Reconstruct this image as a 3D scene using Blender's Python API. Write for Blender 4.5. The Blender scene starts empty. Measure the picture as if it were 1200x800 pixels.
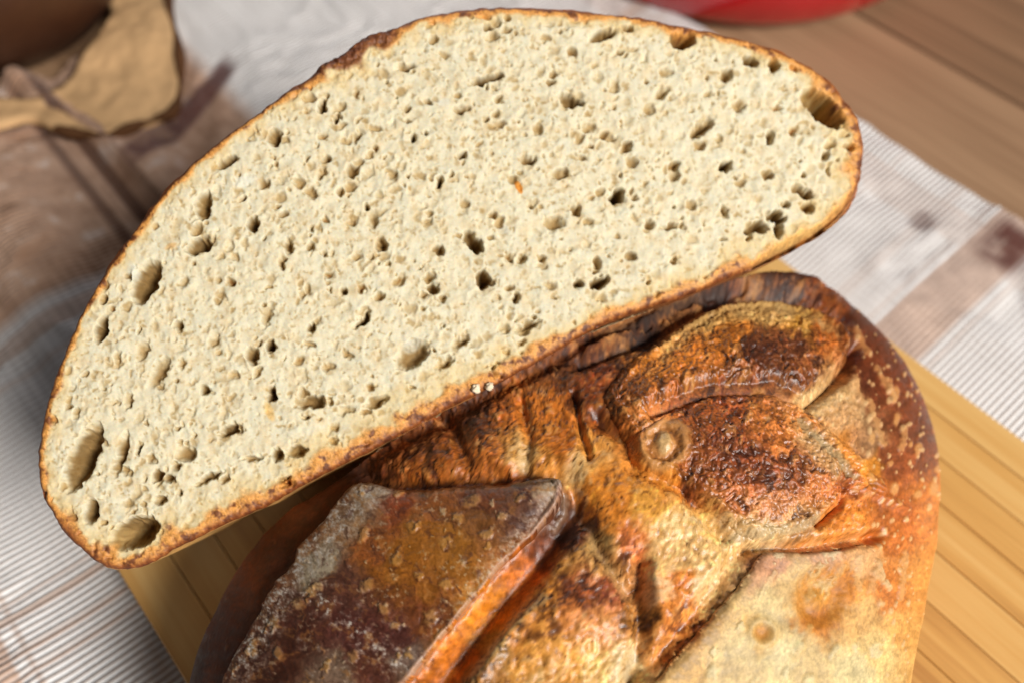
import bpy, math, random
import numpy as np

# ------------------------------------------------------------------ camera, world, light, exposure
scene = bpy.context.scene
COL = scene.collection
FPX, PITCH, CAMH = 1000.0, math.radians(55.4), 0.32       # focal length in pixels of a 1200 wide frame
SP, CP = math.sin(PITCH), math.cos(PITCH)
cam_data = bpy.data.cameras.new('camera')
cam = bpy.data.objects.new('camera', cam_data)
COL.objects.link(cam)
cam.location = (0, 0, CAMH)
cam.rotation_euler = (math.pi / 2 - PITCH, 0, 0)
cam_data.sensor_width = 36.0
cam_data.lens = 36.0 * FPX / 1200.0
cam_data.clip_start = 0.01
cam_data.clip_end = 50.0
cam_data.dof.use_dof = True
cam_data.dof.focus_distance = 0.233
cam_data.dof.aperture_fstop = 6.3
cam_data.dof.aperture_blades = 0
scene.camera = cam

world = bpy.data.worlds.new('World')
scene.world = world
world.use_nodes = True
bg = world.node_tree.nodes['Background']
bg.inputs['Color'].default_value = (0.92, 0.95, 1.0, 1)
bg.inputs['Strength'].default_value = 0.06


def area_light(name, loc, target, size, sizey, power, color):
    d = bpy.data.lights.new(name, 'AREA')
    d.shape = 'RECTANGLE'
    d.size, d.size_y, d.energy, d.color = size, sizey, power, color
    o = bpy.data.objects.new(name, d)
    COL.objects.link(o)
    o.location = loc
    v = np.array(target, float) - np.array(loc, float)
    import mathutils
    o.rotation_euler = mathutils.Vector(v).to_track_quat('-Z', 'Y').to_euler()
    return o


area_light('window_light', (1.14, -0.84, 1.34), (0.02, 0.15, 0.05), 0.60, 0.60, 62, (1.0, 0.97, 0.925))
area_light('far_fill_light', (-0.30, 2.1, 0.95), (0.0, 0.2, 0.05), 1.1, 0.7, 9, (0.90, 0.95, 1.0))  # unseen fill lamp, added to brighten the cloth and background

scene.view_settings.view_transform = 'Standard'
scene.view_settings.look = 'None'
scene.view_settings.exposure = 0.0
scene.view_settings.gamma = 1.0
scene.view_settings.use_curve_mapping = False
scene.render.engine = 'CYCLES'
scene.cycles.use_denoising = True
scene.cycles.max_bounces = 6
scene.cycles.sample_clamp_indirect = 4.0

# ------------------------------------------------------------------ helpers
rng = np.random.default_rng(7)
D1 = np.array([-.648, .761])      # along the board and table grain
D2 = np.array([.761, .648])       # across it


def st(s, t, z):
    return np.array([s * D1[0] + t * D2[0], s * D1[1] + t * D2[1], z])


def ray(px, py):
    X = (np.asarray(px, float) - 600) / FPX
    Y = (400 - np.asarray(py, float)) / FPX
    return np.stack([X + 0 * Y, CP + Y * SP + 0 * X, -SP + Y * CP + 0 * X], -1)


def at_depth(px, py, d):
    return np.array([0, 0, CAMH]) + ray(px, py) * np.asarray(d)[..., None]


def at_z(px, py, z):
    r = ray(px, py)
    return np.array([0, 0, CAMH]) + r * ((z - CAMH) / r[..., 2])[..., None]


def project(p):
    z = p[..., 2] - CAMH
    d = p[..., 1] * CP - z * SP
    u = p[..., 1] * SP + z * CP
    return 600 + FPX * p[..., 0] / d, 400 - FPX * u / d, d


def _h(xi, yi, zi, seed):
    h = (xi.astype(np.uint32) * np.uint32(374761393)) ^ (yi.astype(np.uint32) * np.uint32(668265263)) ^ \
        (zi.astype(np.uint32) * np.uint32(2246822519)) ^ np.uint32((seed * 3266489917) & 0xffffffff)
    h ^= h >> np.uint32(15)
    h *= np.uint32(2246822519)
    h ^= h >> np.uint32(13)
    h *= np.uint32(3266489917)
    h ^= h >> np.uint32(16)
    return h


def pn2(x, y, seed=0):
    x = np.asarray(x, np.float32); y = np.asarray(y, np.float32)
    xf = np.floor(x); yf = np.floor(y)
    xi = xf.astype(np.int64); yi = yf.astype(np.int64)
    fx = x - xf; fy = y - yf
    u = fx * fx * fx * (fx * (fx * 6 - 15) + 10); v = fy * fy * fy * (fy * (fy * 6 - 15) + 10)
    z0 = np.zeros_like(xi)

    def g(dx, dy):
        a = _h(xi + dx, yi + dy, z0, seed).astype(np.float32) * np.float32(2 * math.pi / 4294967296.0)
        return np.cos(a) * (fx - dx) + np.sin(a) * (fy - dy)
    a = g(0, 0); b = g(1, 0); c = g(0, 1); d = g(1, 1)
    return (a + u * (b - a) + v * ((c + u * (d - c)) - (a + u * (b - a)))) * 1.5


def fbm2(x, y, oct=4, seed=0, gain=.5):
    r = 0; a = 1; f = 1; n = 0
    for i in range(oct):
        r = r + a * pn2(x * f, y * f, seed + 17 * i); n += a
        a *= gain; f *= 2.03
    return r / n


def vn3(p, seed=0):
    f = np.floor(p); i = f.astype(np.int64); w = p - f
    w = w * w * (3 - 2 * w)

    def g(a, b, c):
        return _h(i[:, 0] + a, i[:, 1] + b, i[:, 2] + c, seed) / 4294967296.0 * 2 - 1
    r = 0
    for a in (0, 1):
        for b in (0, 1):
            for c in (0, 1):
                r = r + g(a, b, c) * (w[:, 0] if a else 1 - w[:, 0]) * (w[:, 1] if b else 1 - w[:, 1]) * (w[:, 2] if c else 1 - w[:, 2])
    return r


def sstep(a, b, x):
    t = np.clip((x - a) / (b - a), 0, 1)
    return t * t * (3 - 2 * t)


def lin(c):
    c = np.asarray(c, float) / 255.0
    return np.where(c <= .04045, c / 12.92, ((c + .055) / 1.055) ** 2.4)


def spline(pts, n=12, closed=True):
    P = np.array(pts, float); N = len(P); out = []
    for i in range(N if closed else N - 1):
        if closed:
            a, b, c, d = P[(i - 1) % N], P[i], P[(i + 1) % N], P[(i + 2) % N]
        else:
            a, b, c, d = P[max(i - 1, 0)], P[i], P[i + 1], P[min(i + 2, N - 1)]
        t = np.linspace(0, 1, n, endpoint=False)[:, None]
        out.append(.5 * ((2 * b) + (-a + c) * t + (2 * a - 5 * b + 4 * c - d) * t ** 2 + (-a + 3 * b - 3 * c + d) * t ** 3))
    if not closed:
        out.append(P[-1:])
    return np.concatenate(out)


def seg_dist(x, y, P, closed=True, want_near=False):
    """distance from points to a polyline; also inside flag for closed ones"""
    x = np.asarray(x, np.float32); y = np.asarray(y, np.float32)
    best = np.full(x.shape, 1e9, np.float32)
    nx = np.zeros_like(x); ny = np.zeros_like(x); tt = np.zeros_like(x)
    inside = np.zeros(x.shape, bool)
    N = len(P); L = 0.0
    for i in range(N if closed else N - 1):
        ax, ay = P[i]; bx, by = P[(i + 1) % N]
        dx, dy = bx - ax, by - ay
        l2 = dx * dx + dy * dy + 1e-12
        t = np.clip(((x - ax) * dx + (y - ay) * dy) / l2, 0, 1)
        qx = ax + t * dx; qy = ay + t * dy
        d = (x - qx) ** 2 + (y - qy) ** 2
        m = d < best
        best = np.where(m, d, best)
        if want_near:
            nx = np.where(m, qx, nx); ny = np.where(m, qy, ny)
        tt = np.where(m, L + t * math.sqrt(l2), tt)
        L += math.sqrt(l2)
        if closed and abs(by - ay) > 1e-9:
            c = ((ay > y) != (by > y)) & (x < (bx - ax) * (y - ay) / (by - ay) + ax)
            inside ^= c
    d = np.sqrt(best)
    if want_near:
        return d, inside, nx, ny
    return d, inside, tt / max(L, 1e-9)


def mesh_obj(name, V, faces, mat=None, parent=None, attrs=None, smooth=True, link=True):
    """faces: (n,k) int array or list of those"""
    me = bpy.data.meshes.new(name)
    V = np.asarray(V, np.float32)
    fl = faces if isinstance(faces, list) else [faces]
    fl = [np.asarray(f, np.int32) for f in fl if len(f)]
    loops = np.concatenate([f.ravel() for f in fl])
    sizes = np.concatenate([np.full(len(f), f.shape[1], np.int32) for f in fl])
    starts = np.concatenate([[0], np.cumsum(sizes)[:-1]]).astype(np.int32)
    me.vertices.add(len(V)); me.vertices.foreach_set('co', V.ravel())
    me.loops.add(len(loops)); me.loops.foreach_set('vertex_index', loops)
    me.polygons.add(len(sizes)); me.polygons.foreach_set('loop_start', starts)
    me.polygons.foreach_set('loop_total', sizes)
    me.update(calc_edges=True)
    me.polygons.foreach_set('use_smooth', np.full(len(sizes), smooth, bool))
    for k, a in (attrs or {}).items():
        a = np.asarray(a, np.float32)
        if a.ndim == 2:
            at = me.attributes.new(k, 'FLOAT_COLOR', 'POINT')
            at.data.foreach_set('color', np.concatenate([a, np.ones((len(a), 1), np.float32)], 1).ravel())
        else:
            at = me.attributes.new(k, 'FLOAT', 'POINT')
            at.data.foreach_set('value', a)
    me.validate()
    if mat:
        me.materials.append(mat)
    o = bpy.data.objects.new(name, me)
    if link:
        COL.objects.link(o)
    if parent:
        o.parent = parent
    return o


def tag(o, label, cat, group=None, kind=None):
    o['label'] = label; o['category'] = cat
    if group: o['group'] = group
    if kind: o['kind'] = kind
    return o


def empty(name, loc=(0, 0, 0)):
    o = bpy.data.objects.new(name, None)
    COL.objects.link(o)
    o.location = loc
    o.empty_display_size = .02
    return o


def quad_grid(nu, nv, wrap_u=False):
    i, j = np.meshgrid(np.arange(nu if wrap_u else nu - 1), np.arange(nv - 1), indexing='ij')
    i2 = (i + 1) % nu
    return np.stack([i * nv + j, i2 * nv + j, i2 * nv + j + 1, i * nv + j + 1], -1).reshape(-1, 4)


def pxgrid(P, step):
    """regular grid clipped to a closed polygon, its border snapped to the outline"""
    x0, y0 = P.min(0) - 2 * step; x1, y1 = P.max(0) + 2 * step
    gx = np.arange(x0, x1, step); gy = np.arange(y0, y1, step)
    X, Y = np.meshgrid(gx, gy, indexing='ij')
    d, ins, nx, ny = seg_dist(X, Y, P, True, True)
    keep = ins & (d > .35 * step)
    q = keep[:-1, :-1] & keep[1:, :-1] & keep[1:, 1:] & keep[:-1, 1:]
    cnt = np.zeros(X.shape, int)
    for a in (0, 1):
        for b in (0, 1):
            cnt[a:X.shape[0] - 1 + a, b:X.shape[1] - 1 + b] += q
    used = cnt > 0
    border = used & (cnt < 4)
    X = np.where(border, nx, X); Y = np.where(border, ny, Y); d = np.where(border, 0, d)
    idx = np.full(X.shape, -1); idx[used] = np.arange(used.sum())
    qi, qj = np.nonzero(q)
    quads = np.stack([idx[qi, qj], idx[qi, qj + 1], idx[qi + 1, qj + 1], idx[qi + 1, qj]], -1)   # counter-clockwise as seen (y down)
    e = np.concatenate([quads[:, [k, (k + 1) % 4]] for k in range(4)])
    key = np.sort(e, 1); key = key[:, 0].astype(np.int64) * (idx.max() + 1) + key[:, 1]
    u, first, c = np.unique(key, return_index=True, return_counts=True)
    bedges = e[first[c == 1]]
    return X[used], Y[used], quads, d[used], bedges, used, (gx, gy)


# ------------------------------------------------------------------ materials
def mat_new(name):
    m = bpy.data.materials.new(name)
    m.use_nodes = True
    nt = m.node_tree
    return m, nt, nt.nodes['Principled BSDF']


def N(nt, t, **kw):
    n = nt.nodes.new(t)
    for k, v in kw.items():
        if k.startswith('i_'):
            n.inputs[k[2:].replace('_', ' ')].default_value = v
        else:
            setattr(n, k, v)
    return n


def ramp(nt, stops):
    n = nt.nodes.new('ShaderNodeValToRGB')
    el = n.color_ramp.elements
    while len(el) < len(stops): el.new(0.5)
    for e, (p, c) in zip(el, stops):
        e.position = p
        e.color = (*lin(c), 1) if len(c) == 3 else c
    return n


def noise(nt, scale, detail=4, rough=.6, coord=None):
    n = N(nt, 'ShaderNodeTexNoise')
    n.inputs['Scale'].default_value = scale
    n.inputs['Detail'].default_value = detail
    n.inputs['Roughness'].default_value = rough
    if coord is not None: nt.links.new(coord, n.inputs['Vector'])
    return n


def bump_chain(nt, bsdf, items):
    prev = None
    for sock, strength, dist in items:
        b = N(nt, 'ShaderNodeBump')
        b.inputs['Strength'].default_value = strength
        b.inputs['Distance'].default_value = dist
        nt.links.new(sock, b.inputs['Height'])
        if prev: nt.links.new(prev, b.inputs['Normal'])
        prev = b.outputs['Normal']
    nt.links.new(prev, bsdf.inputs['Normal'])


def attr_material(name, rough, spec, fine_scale, fine_amt, bump, sss=0.0):
    m, nt, b = mat_new(name)
    tc = N(nt, 'ShaderNodeTexCoord').outputs['Object']
    a = N(nt, 'ShaderNodeAttribute', attribute_name='Col')
    n1 = noise(nt, fine_scale, 5, .65, tc)
    mr = N(nt, 'ShaderNodeMapRange')
    mr.inputs['From Min'].default_value = .3; mr.inputs['From Max'].default_value = .7
    mr.inputs['To Min'].default_value = 1 - fine_amt; mr.inputs['To Max'].default_value = 1 + fine_amt
    nt.links.new(n1.outputs['Fac'], mr.inputs['Value'])
    mul = N(nt, 'ShaderNodeVectorMath', operation='MULTIPLY')
    nt.links.new(a.outputs['Color'], mul.inputs[0]); nt.links.new(mr.outputs['Result'], mul.inputs[1])
    nt.links.new(mul.outputs['Vector'], b.inputs['Base Color'])
    if isinstance(rough, str):
        r = N(nt, 'ShaderNodeAttribute', attribute_name=rough)
        nt.links.new(r.outputs['Fac'], b.inputs['Roughness'])
    else:
        b.inputs['Roughness'].default_value = rough
    b.inputs['Specular IOR Level'].default_value = spec
    if sss:
        b.inputs['Subsurface Weight'].default_value = sss
        b.inputs['Subsurface Radius'].default_value = (.0022, .0014, .0007)
        b.inputs['Subsurface Scale'].default_value = 1.0
    n2 = noise(nt, fine_scale * 1.7, 4, .7, tc)
    bump_chain(nt, b, [(n2.outputs['Fac'], bump, .0006)])
    return m


M_crust = attr_material('baked_crust', 'Rough', .45, 1100, .20, .16)
_b = M_crust.node_tree.nodes['Principled BSDF']
_b.inputs['Coat Weight'].default_value = .0
_b.inputs['Coat Roughness'].default_value = .28
M_crumb = attr_material('bread_crumb', .8, .25, 1500, .06, .15, .25)


def wood_material(name, c_dark, c_mid, c_light, rough, scale=1.0, grain=1.0, coat=0.0):
    """wood with its grain along the object's local X; random per object"""
    m, nt, b = mat_new(name)
    tc = N(nt, 'ShaderNodeTexCoord').outputs['Object']
    oi = N(nt, 'ShaderNodeObjectInfo')
    off = N(nt, 'ShaderNodeVectorMath', operation='SCALE'); off.inputs['Scale'].default_value = 37.0
    cmb = N(nt, 'ShaderNodeCombineXYZ')
    nt.links.new(oi.outputs['Random'], cmb.inputs[0]); nt.links.new(oi.outputs['Random'], cmb.inputs[1])
    nt.links.new(cmb.outputs[0], off.inputs[0])
    mp = N(nt, 'ShaderNodeMapping')
    mp.inputs['Scale'].default_value = (3.5 * scale, 70 * scale, 40 * scale)
    nt.links.new(tc, mp.inputs['Vector'])
    add = N(nt, 'ShaderNodeVectorMath', operation='ADD')
    nt.links.new(mp.outputs[0], add.inputs[0]); nt.links.new(off.outputs[0], add.inputs[1])
    n1 = noise(nt, 1.0, 5, .6, add.outputs[0])
    mp2 = N(nt, 'ShaderNodeMapping'); mp2.inputs['Scale'].default_value = (14 * scale, 600 * scale, 300 * scale)
    nt.links.new(tc, mp2.inputs['Vector'])
    n2 = noise(nt, 1.0, 3, .6, mp2.outputs[0])
    mix = N(nt, 'ShaderNodeMath', operation='MULTIPLY_ADD')
    nt.links.new(n2.outputs['Fac'], mix.inputs[0]); mix.inputs[1].default_value = .35 * grain
    nt.links.new(n1.outputs['Fac'], mix.inputs[2])
    sh = N(nt, 'ShaderNodeMath', operation='MULTIPLY_ADD')
    nt.links.new(oi.outputs['Random'], sh.inputs[0]); sh.inputs[1].default_value = .22
    nt.links.new(mix.outputs[0], sh.inputs[2])
    r = ramp(nt, [(.42, c_dark), (.72, c_mid), (1.0, c_light)])
    nt.links.new(sh.outputs[0], r.inputs['Fac'])
    nt.links.new(r.outputs['Color'], b.inputs['Base Color'])
    b.inputs['Roughness'].default_value = rough
    if coat: b.inputs['Coat Weight'].default_value = coat
    bump_chain(nt, b, [(n2.outputs['Fac'], .15, .0004)])
    return m


M_table = wood_material('brown_table_wood', (88, 64, 44), (134, 102, 74), (166, 132, 100), .6, .55, 1.2)
M_bamboo = wood_material('bamboo_strip_wood', (156, 104, 50), (200, 150, 82), (218, 176, 110), .42, 1.1, .8)

# ------------------------------------------------------------------ table of planks
GRAIN = math.atan2(D1[1], D1[0])


def plank_mesh(name, L, W, T, bev, mat):
    """a bar along local X with bevelled long edges, its top at z=0"""
    hw = W / 2
    sec = np.array([(-hw, -T), (-hw, -bev), (-hw + bev, 0), (hw - bev, 0), (hw, -bev), (hw, -T)])
    n = 12
    xs = np.linspace(-L / 2, L / 2, n)
    V = np.array([(x, a, b) for x in xs for a, b in sec])
    k = len(sec); F = []
    for i in range(n - 1):
        for j in range(k):
            j2 = (j + 1) % k
            F.append((i * k + j, i * k + j2, (i + 1) * k + j2, (i + 1) * k + j))
    o = mesh_obj(name, V, [np.array(F)[:, ::-1], np.array([list(range(k))]), np.array([list(range((n - 1) * k, n * k))[::-1]])], mat, smooth=False, link=False)
    return o.data


table = empty('table', (0, .45, 0))
tag(table, 'brown wooden table top with long grain under the striped cloth and the red pot', 'table')
W = .145
pm = plank_mesh('plank', 2.4, W - .0016, .03, .0012, M_table)
for k in range(-6, 7):
    o = bpy.data.objects.new('plank', pm)
    COL.objects.link(o)
    o.parent = table
    c = st(.35 + .05 * (k % 3), .25 + k * W, -.0005 * (k % 2))
    o.location = c - np.array(table.location)
    o.rotation_euler = (0, 0, GRAIN)

# ------------------------------------------------------------------ bamboo cutting board
board = empty('cutting_board', st(.0, .11, .004))
tag(board, 'honey coloured bamboo cutting board of glued strips lying under the bread', 'cutting board')
BZ = .020
S0, S1 = -.19, .235
edges = [-.039, -.022, -.006, .009, .027, .042, .058, .076, .092, .108, .125, .141, .1572, .1738, .192, .2093, .226, .2425, .258]
for a, b_ in zip(edges[:-1], edges[1:]):
    w = b_ - a
    me = plank_mesh('strip', S1 - S0, w - .0003, .016, .0004, M_bamboo)
    o = bpy.data.objects.new('strip', me)
    COL.objects.link(o)
    o.parent = board
    o.location = st((S0 + S1) / 2, (a + b_) / 2, BZ - rng.uniform(0, .00015)) - np.array(board.location)
    o.rotation_euler = (0, 0, GRAIN)

# ------------------------------------------------------------------ striped tea towel (one sheet, stripes woven along and across)
def towel():
    s = np.arange(-.30, .66, .0022); t = np.arange(-.42, .3725, .0022)
    S, T = np.meshgrid(s, t, indexing='ij')
    # the far end of the cloth is ragged and ends before the dark bowl
    x = S * D1[0] + T * D2[0]; y = S * D1[1] + T * D2[1]
    # outside of the board: folds
    db = np.maximum(np.maximum(-.045 - T, T - .262), S - (S1 + .006))
    out = sstep(.0, .05, db)
    fold = .5 + .5 * fbm2(S * 7 + 3, T * 9, 3, 5)
    wr = fbm2(S * 22 + 2.5 * fbm2(S * 9, T * 9, 2, 41), T * 30, 3, 43)
    z = .0016 + out * (.0030 + .010 * fold ** 2 * sstep(.0, .12, db) + .0026 * (1 - 2 * np.abs(wr)) * sstep(.0, .04, db))
    # long folds at the far left: two ridges along the board direction and a round tuck
    z += .012 * np.exp(-((T - .048 + .015 * np.sin(S * 14)) / .009) ** 2) * sstep(.27, .34, S) * sstep(.62, .50, S)
    z += .008 * np.exp(-((T - .075) / .007) ** 2) * sstep(.29, .36, S) * sstep(.50, .44, S)
    c2 = at_z(40, 300, 0)
    z += .014 * np.exp(-(((x - c2[0]) * .8 + (y - c2[1]) * .6) / .03) ** 2 - ((-(x - c2[0]) * .6 + (y - c2[1]) * .8) / .09) ** 2)
    z += .006 * np.exp(-((T - .367) / .004) ** 2) * 0 + .0012 * sstep(.3585, .3605, T)      # turned hem
    V = np.stack([x, y, z], -1).reshape(-1, 3)
    F = quad_grid(len(s), len(t))
    hole = np.hypot(V[:, 0] + .312, V[:, 1] - .460) < .080 + .006 * fbm2(V[:, 0] * 60, V[:, 1] * 60, 3, 77)
    F = F[~hole[F].any(1)]
    # irregular cloth border at the far left corner (bowl stands beyond it)
    o = mesh_obj('tea_towel', V, F, None, None, {'S': S.ravel(), 'T': T.ravel()})
    m, nt, b = mat_new('striped_cotton')
    aS = N(nt, 'ShaderNodeAttribute', attribute_name='S').outputs['Fac']
    aT = N(nt, 'ShaderNodeAttribute', attribute_name='T').outputs['Fac']
    tcn = N(nt, 'ShaderNodeTexCoord').outputs['Object']
    nz = noise(nt, 60, 4, .6, tcn)

    def math_(op, a, b_=None, c=None):
        n = N(nt, 'ShaderNodeMath', operation=op)
        for i, v in enumerate((a, b_, c)):
            if v is None: continue
            if isinstance(v, (int, float)): n.inputs[i].default_value = v
            else: nt.links.new(v, n.inputs[i])
        return n.outputs[0]

    def band(v, lo, hi, soft=.0012):
        mr1 = N(nt, 'ShaderNodeMapRange', interpolation_type='SMOOTHSTEP')
        nt.links.new(v, mr1.inputs['Value'])
        mr1.inputs['From Min'].default_value = lo - soft; mr1.inputs['From Max'].default_value = lo + soft
        mr2 = N(nt, 'ShaderNodeMapRange', interpolation_type='SMOOTHSTEP')
        nt.links.new(v, mr2.inputs['Value'])
        mr2.inputs['From Min'].default_value = hi - soft; mr2.inputs['From Max'].default_value = hi + soft
        mr2.inputs['To Min'].default_value = 1; mr2.inputs['To Max'].default_value = 0
        return math_('MULTIPLY', mr1.outputs[0], mr2.outputs[0])

    def total(v, bands):
        r = None
        for lo, hi, amt in bands:
            q = math_('MULTIPLY', band(v, lo, hi), amt)
            r = q if r is None else math_('MAXIMUM', r, q)
        return r
    # bands running across (position along S) and along (position along T)
    bS = total(aS, [(.042, .066, .66), (.0695, .0712, .25), (.036, .038, .25), (.084, .090, .16), (.119, .121, .2),
                    (.1745, .1770, .65), (.1885, .1915, .7), (.196, .1975, .4), (.166, .1685, .5), (.296, .306, .55), (.284, .287, .3)])
    bT = total(aT, [(.338, .356, .22), (.3565, .3580, .5), (-.118, -.084, .7), (-.080, -.078, .45)])
    square = math_('MULTIPLY', band(aS, .312, .60, .006), band(aT, -.06, .128, .008))
    square = math_('MULTIPLY', square, math_('MULTIPLY_ADD', band(nz.outputs['Fac'], .0, .62, .05), .35, .62))
    skew = math_('MULTIPLY_ADD', aT, -.538, aS)
    dark = math_('MULTIPLY', band(skew, .329, .345, .003), band(aT, .060, .142, .006))
    dark = math_('MAXIMUM', dark, math_('MULTIPLY', band(aS, .040, .062, .006), band(aT, .341, .368, .006)))
    dark = math_('MAXIMUM', dark, math_('MULTIPLY', math_('MULTIPLY', band(aS, .082, .093, .003), band(aT, .334, .347, .003)), .6))
    dark = math_('MULTIPLY', dark, math_('MULTIPLY_ADD', band(nz.outputs['Fac'], .40, .9, .10), .65, .35))
    lines = math_('MULTIPLY', total(aT, [(.034, .039, .8), (.046, .052, .9), (.058, .0605, .5)]), band(aS, .30, .47, .02))
    anyb = math_('MAXIMUM', math_('MAXIMUM', bS, bT), square)
    # fine woven ribs
    wv = math_('SINE', math_('MULTIPLY', aS, 2 * math.pi / .00275))
    wv01 = math_('MULTIPLY_ADD', wv, .5, .5)
    wt = math_('SINE', math_('MULTIPLY', aT, 2 * math.pi / .0045))
    rib = ramp(nt, [(.0, (166, 148, 136)), (.3, (222, 216, 212)), (1, (248, 247, 246))])
    nt.links.new(wv01, rib.inputs['Fac'])
    # ribs lie outside the plain woven stripes
    brown = ramp(nt, [(.3, (158, 116, 86)), (.7, (210, 170, 142))])
    nt.links.new(nz.outputs['Fac'], brown.inputs['Fac'])
    mx = N(nt, 'ShaderNodeMix', data_type='RGBA')
    nt.links.new(anyb, mx.inputs['Factor']); nt.links.new(rib.outputs[0], mx.inputs[6]); nt.links.new(brown.outputs[0], mx.inputs[7])
    mx2 = N(nt, 'ShaderNodeMix', data_type='RGBA')
    mx3 = N(nt, 'ShaderNodeMix', data_type='RGBA')
    mx3.inputs[7].default_value = (*lin((96, 58, 36)), 1)
    nt.links.new(lines, mx3.inputs['Factor']); nt.links.new(mx.outputs[2], mx3.inputs[6])
    mx2.inputs[7].default_value = (*lin((84, 34, 26)), 1)
    nt.links.new(math_('MULTIPLY', dark, .92), mx2.inputs['Factor']); nt.links.new(mx3.outputs[2], mx2.inputs[6])
    nt.links.new(mx2.outputs[2], b.inputs['Base Color'])
    b.inputs['Roughness'].default_value = .9
    b.inputs['Specular IOR Level'].default_value = .1
    b.inputs['Sheen Weight'].default_value = .15
    bump_chain(nt, b, [(wv01, .9, .0008), (nz.outputs['Fac'], .3, .0015), (wt, .3, .0004)])
    o.data.materials.append(m)
    tag(o, 'white tea towel with fine ribs and brown check stripes spread beneath the cutting board', 'tea towel')
    return o


towel()

# ------------------------------------------------------------------ lathe helper, red pot, brown bowl
def lathe(prof, n=96):
    P = np.array(prof, float)
    a = np.linspace(0, 2 * math.pi, n, endpoint=False)
    V = np.stack([P[None, :, 0] * np.cos(a)[:, None], P[None, :, 0] * np.sin(a)[:, None], np.repeat(P[None, :, 1], n, 0)], -1).reshape(-1, 3)
    return V, quad_grid(n, len(P), True)


def simple_mat(name, col, rough, spec=.5, coat=0, metal=0, nscale=40, namt=.06):
    m, nt, b = mat_new(name)
    tc = N(nt, 'ShaderNodeTexCoord').outputs['Object']
    n1 = noise(nt, nscale, 4, .6, tc)
    c = np.array(lin(col))
    r = ramp(nt, [(.3, (*np.clip(c * (1 - namt), 0, 1), 1)), (.7, (*np.clip(c * (1 + namt), 0, 1), 1))])
    nt.links.new(n1.outputs['Fac'], r.inputs['Fac']); nt.links.new(r.outputs[0], b.inputs['Base Color'])
    b.inputs['Roughness'].default_value = rough
    b.inputs['Specular IOR Level'].default_value = spec
    b.inputs['Coat Weight'].default_value = coat
    b.inputs['Metallic'].default_value = metal
    return m


pot = empty('casserole_pot', (.150, .577, 0))
tag(pot, 'glossy red enamelled round pot on the table behind the cut bread', 'pot')
M_red = simple_mat('red_enamel', (176, 12, 24), .16, .5, .6)
V, F = lathe([(0, .001), (.118, .001), (.128, .004), (.136, .012), (.141, .03), (.143, .06), (.144, .105), (.1475, .108), (.1475, .112), (.139, .112), (.137, .10), (.134, .02), (.12, .008), (0, .007)])
mesh_obj('body', V, F, M_red, pot)
V, F = lathe([(.1465, .1125), (.147, .116), (.135, .126), (.10, .138), (.05, .146), (0, .148), ])
lid = mesh_obj('lid', V, F, M_red, pot)
V, F = lathe([(.008, .146), (.009, .155), (.022, .160), (.023, .167), (.018, .171), (0, .172)], 40)
mesh_obj('knob', V, F, simple_mat('steel', (190, 188, 184), .25, .5, 0, 1), lid)
for sgn in (-1, 1):
    a = np.linspace(-.32, .32, 24); rr = []
    C_ = [(sgn * (.143 + .034 * math.cos(q / .32 * math.pi / 2) ** .6 * (abs(math.cos(q / .32 * math.pi / 2)) > 1e-6)), .143 * math.sin(q) * 1.05, .088) for q in a]
    C_ = np.array(C_)
    th = np.linspace(0, 2 * math.pi, 10, endpoint=False)
    rings = []
    for i, p in enumerate(C_):
        tg = C_[min(i + 1, 23)] - C_[max(i - 1, 0)]; tg /= np.linalg.norm(tg)
        nrm = np.cross(tg, [0, 0, 1.0])
        rings.append(p + np.outer(np.cos(th), nrm) * .009 + np.outer(np.sin(th), [0, 0, .006]))
    V = np.array(rings).reshape(-1, 3)
    n = len(C_); k = 10
    F = np.array([(i * k + j, (i + 1) * k + j, (i + 1) * k + (j + 1) % k, i * k + (j + 1) % k) for i in range(n - 1) for j in range(k)])
    mesh_obj('handle', V, F, M_red, pot)

bc = np.array([-.314, .462, 0])
bowl = empty('wooden_bowl', bc)
tag(bowl, 'dark brown wooden bowl behind the folded brown end of the tea towel', 'bowl')
M_bowl = wood_material('dark_walnut_wood', (52, 28, 16), (72, 42, 24), (86, 52, 30), .5, .4, .6)
V, F = lathe([(0, .002), (.060, .002), (.066, .006), (.084, .025), (.098, .055), (.102, .075), (.099, .078), (.094, .075), (.088, .052), (.07, .02), (.05, .010), (0, .009)])
mesh_obj('bowl_body', V, F, M_bowl, bowl)


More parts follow.
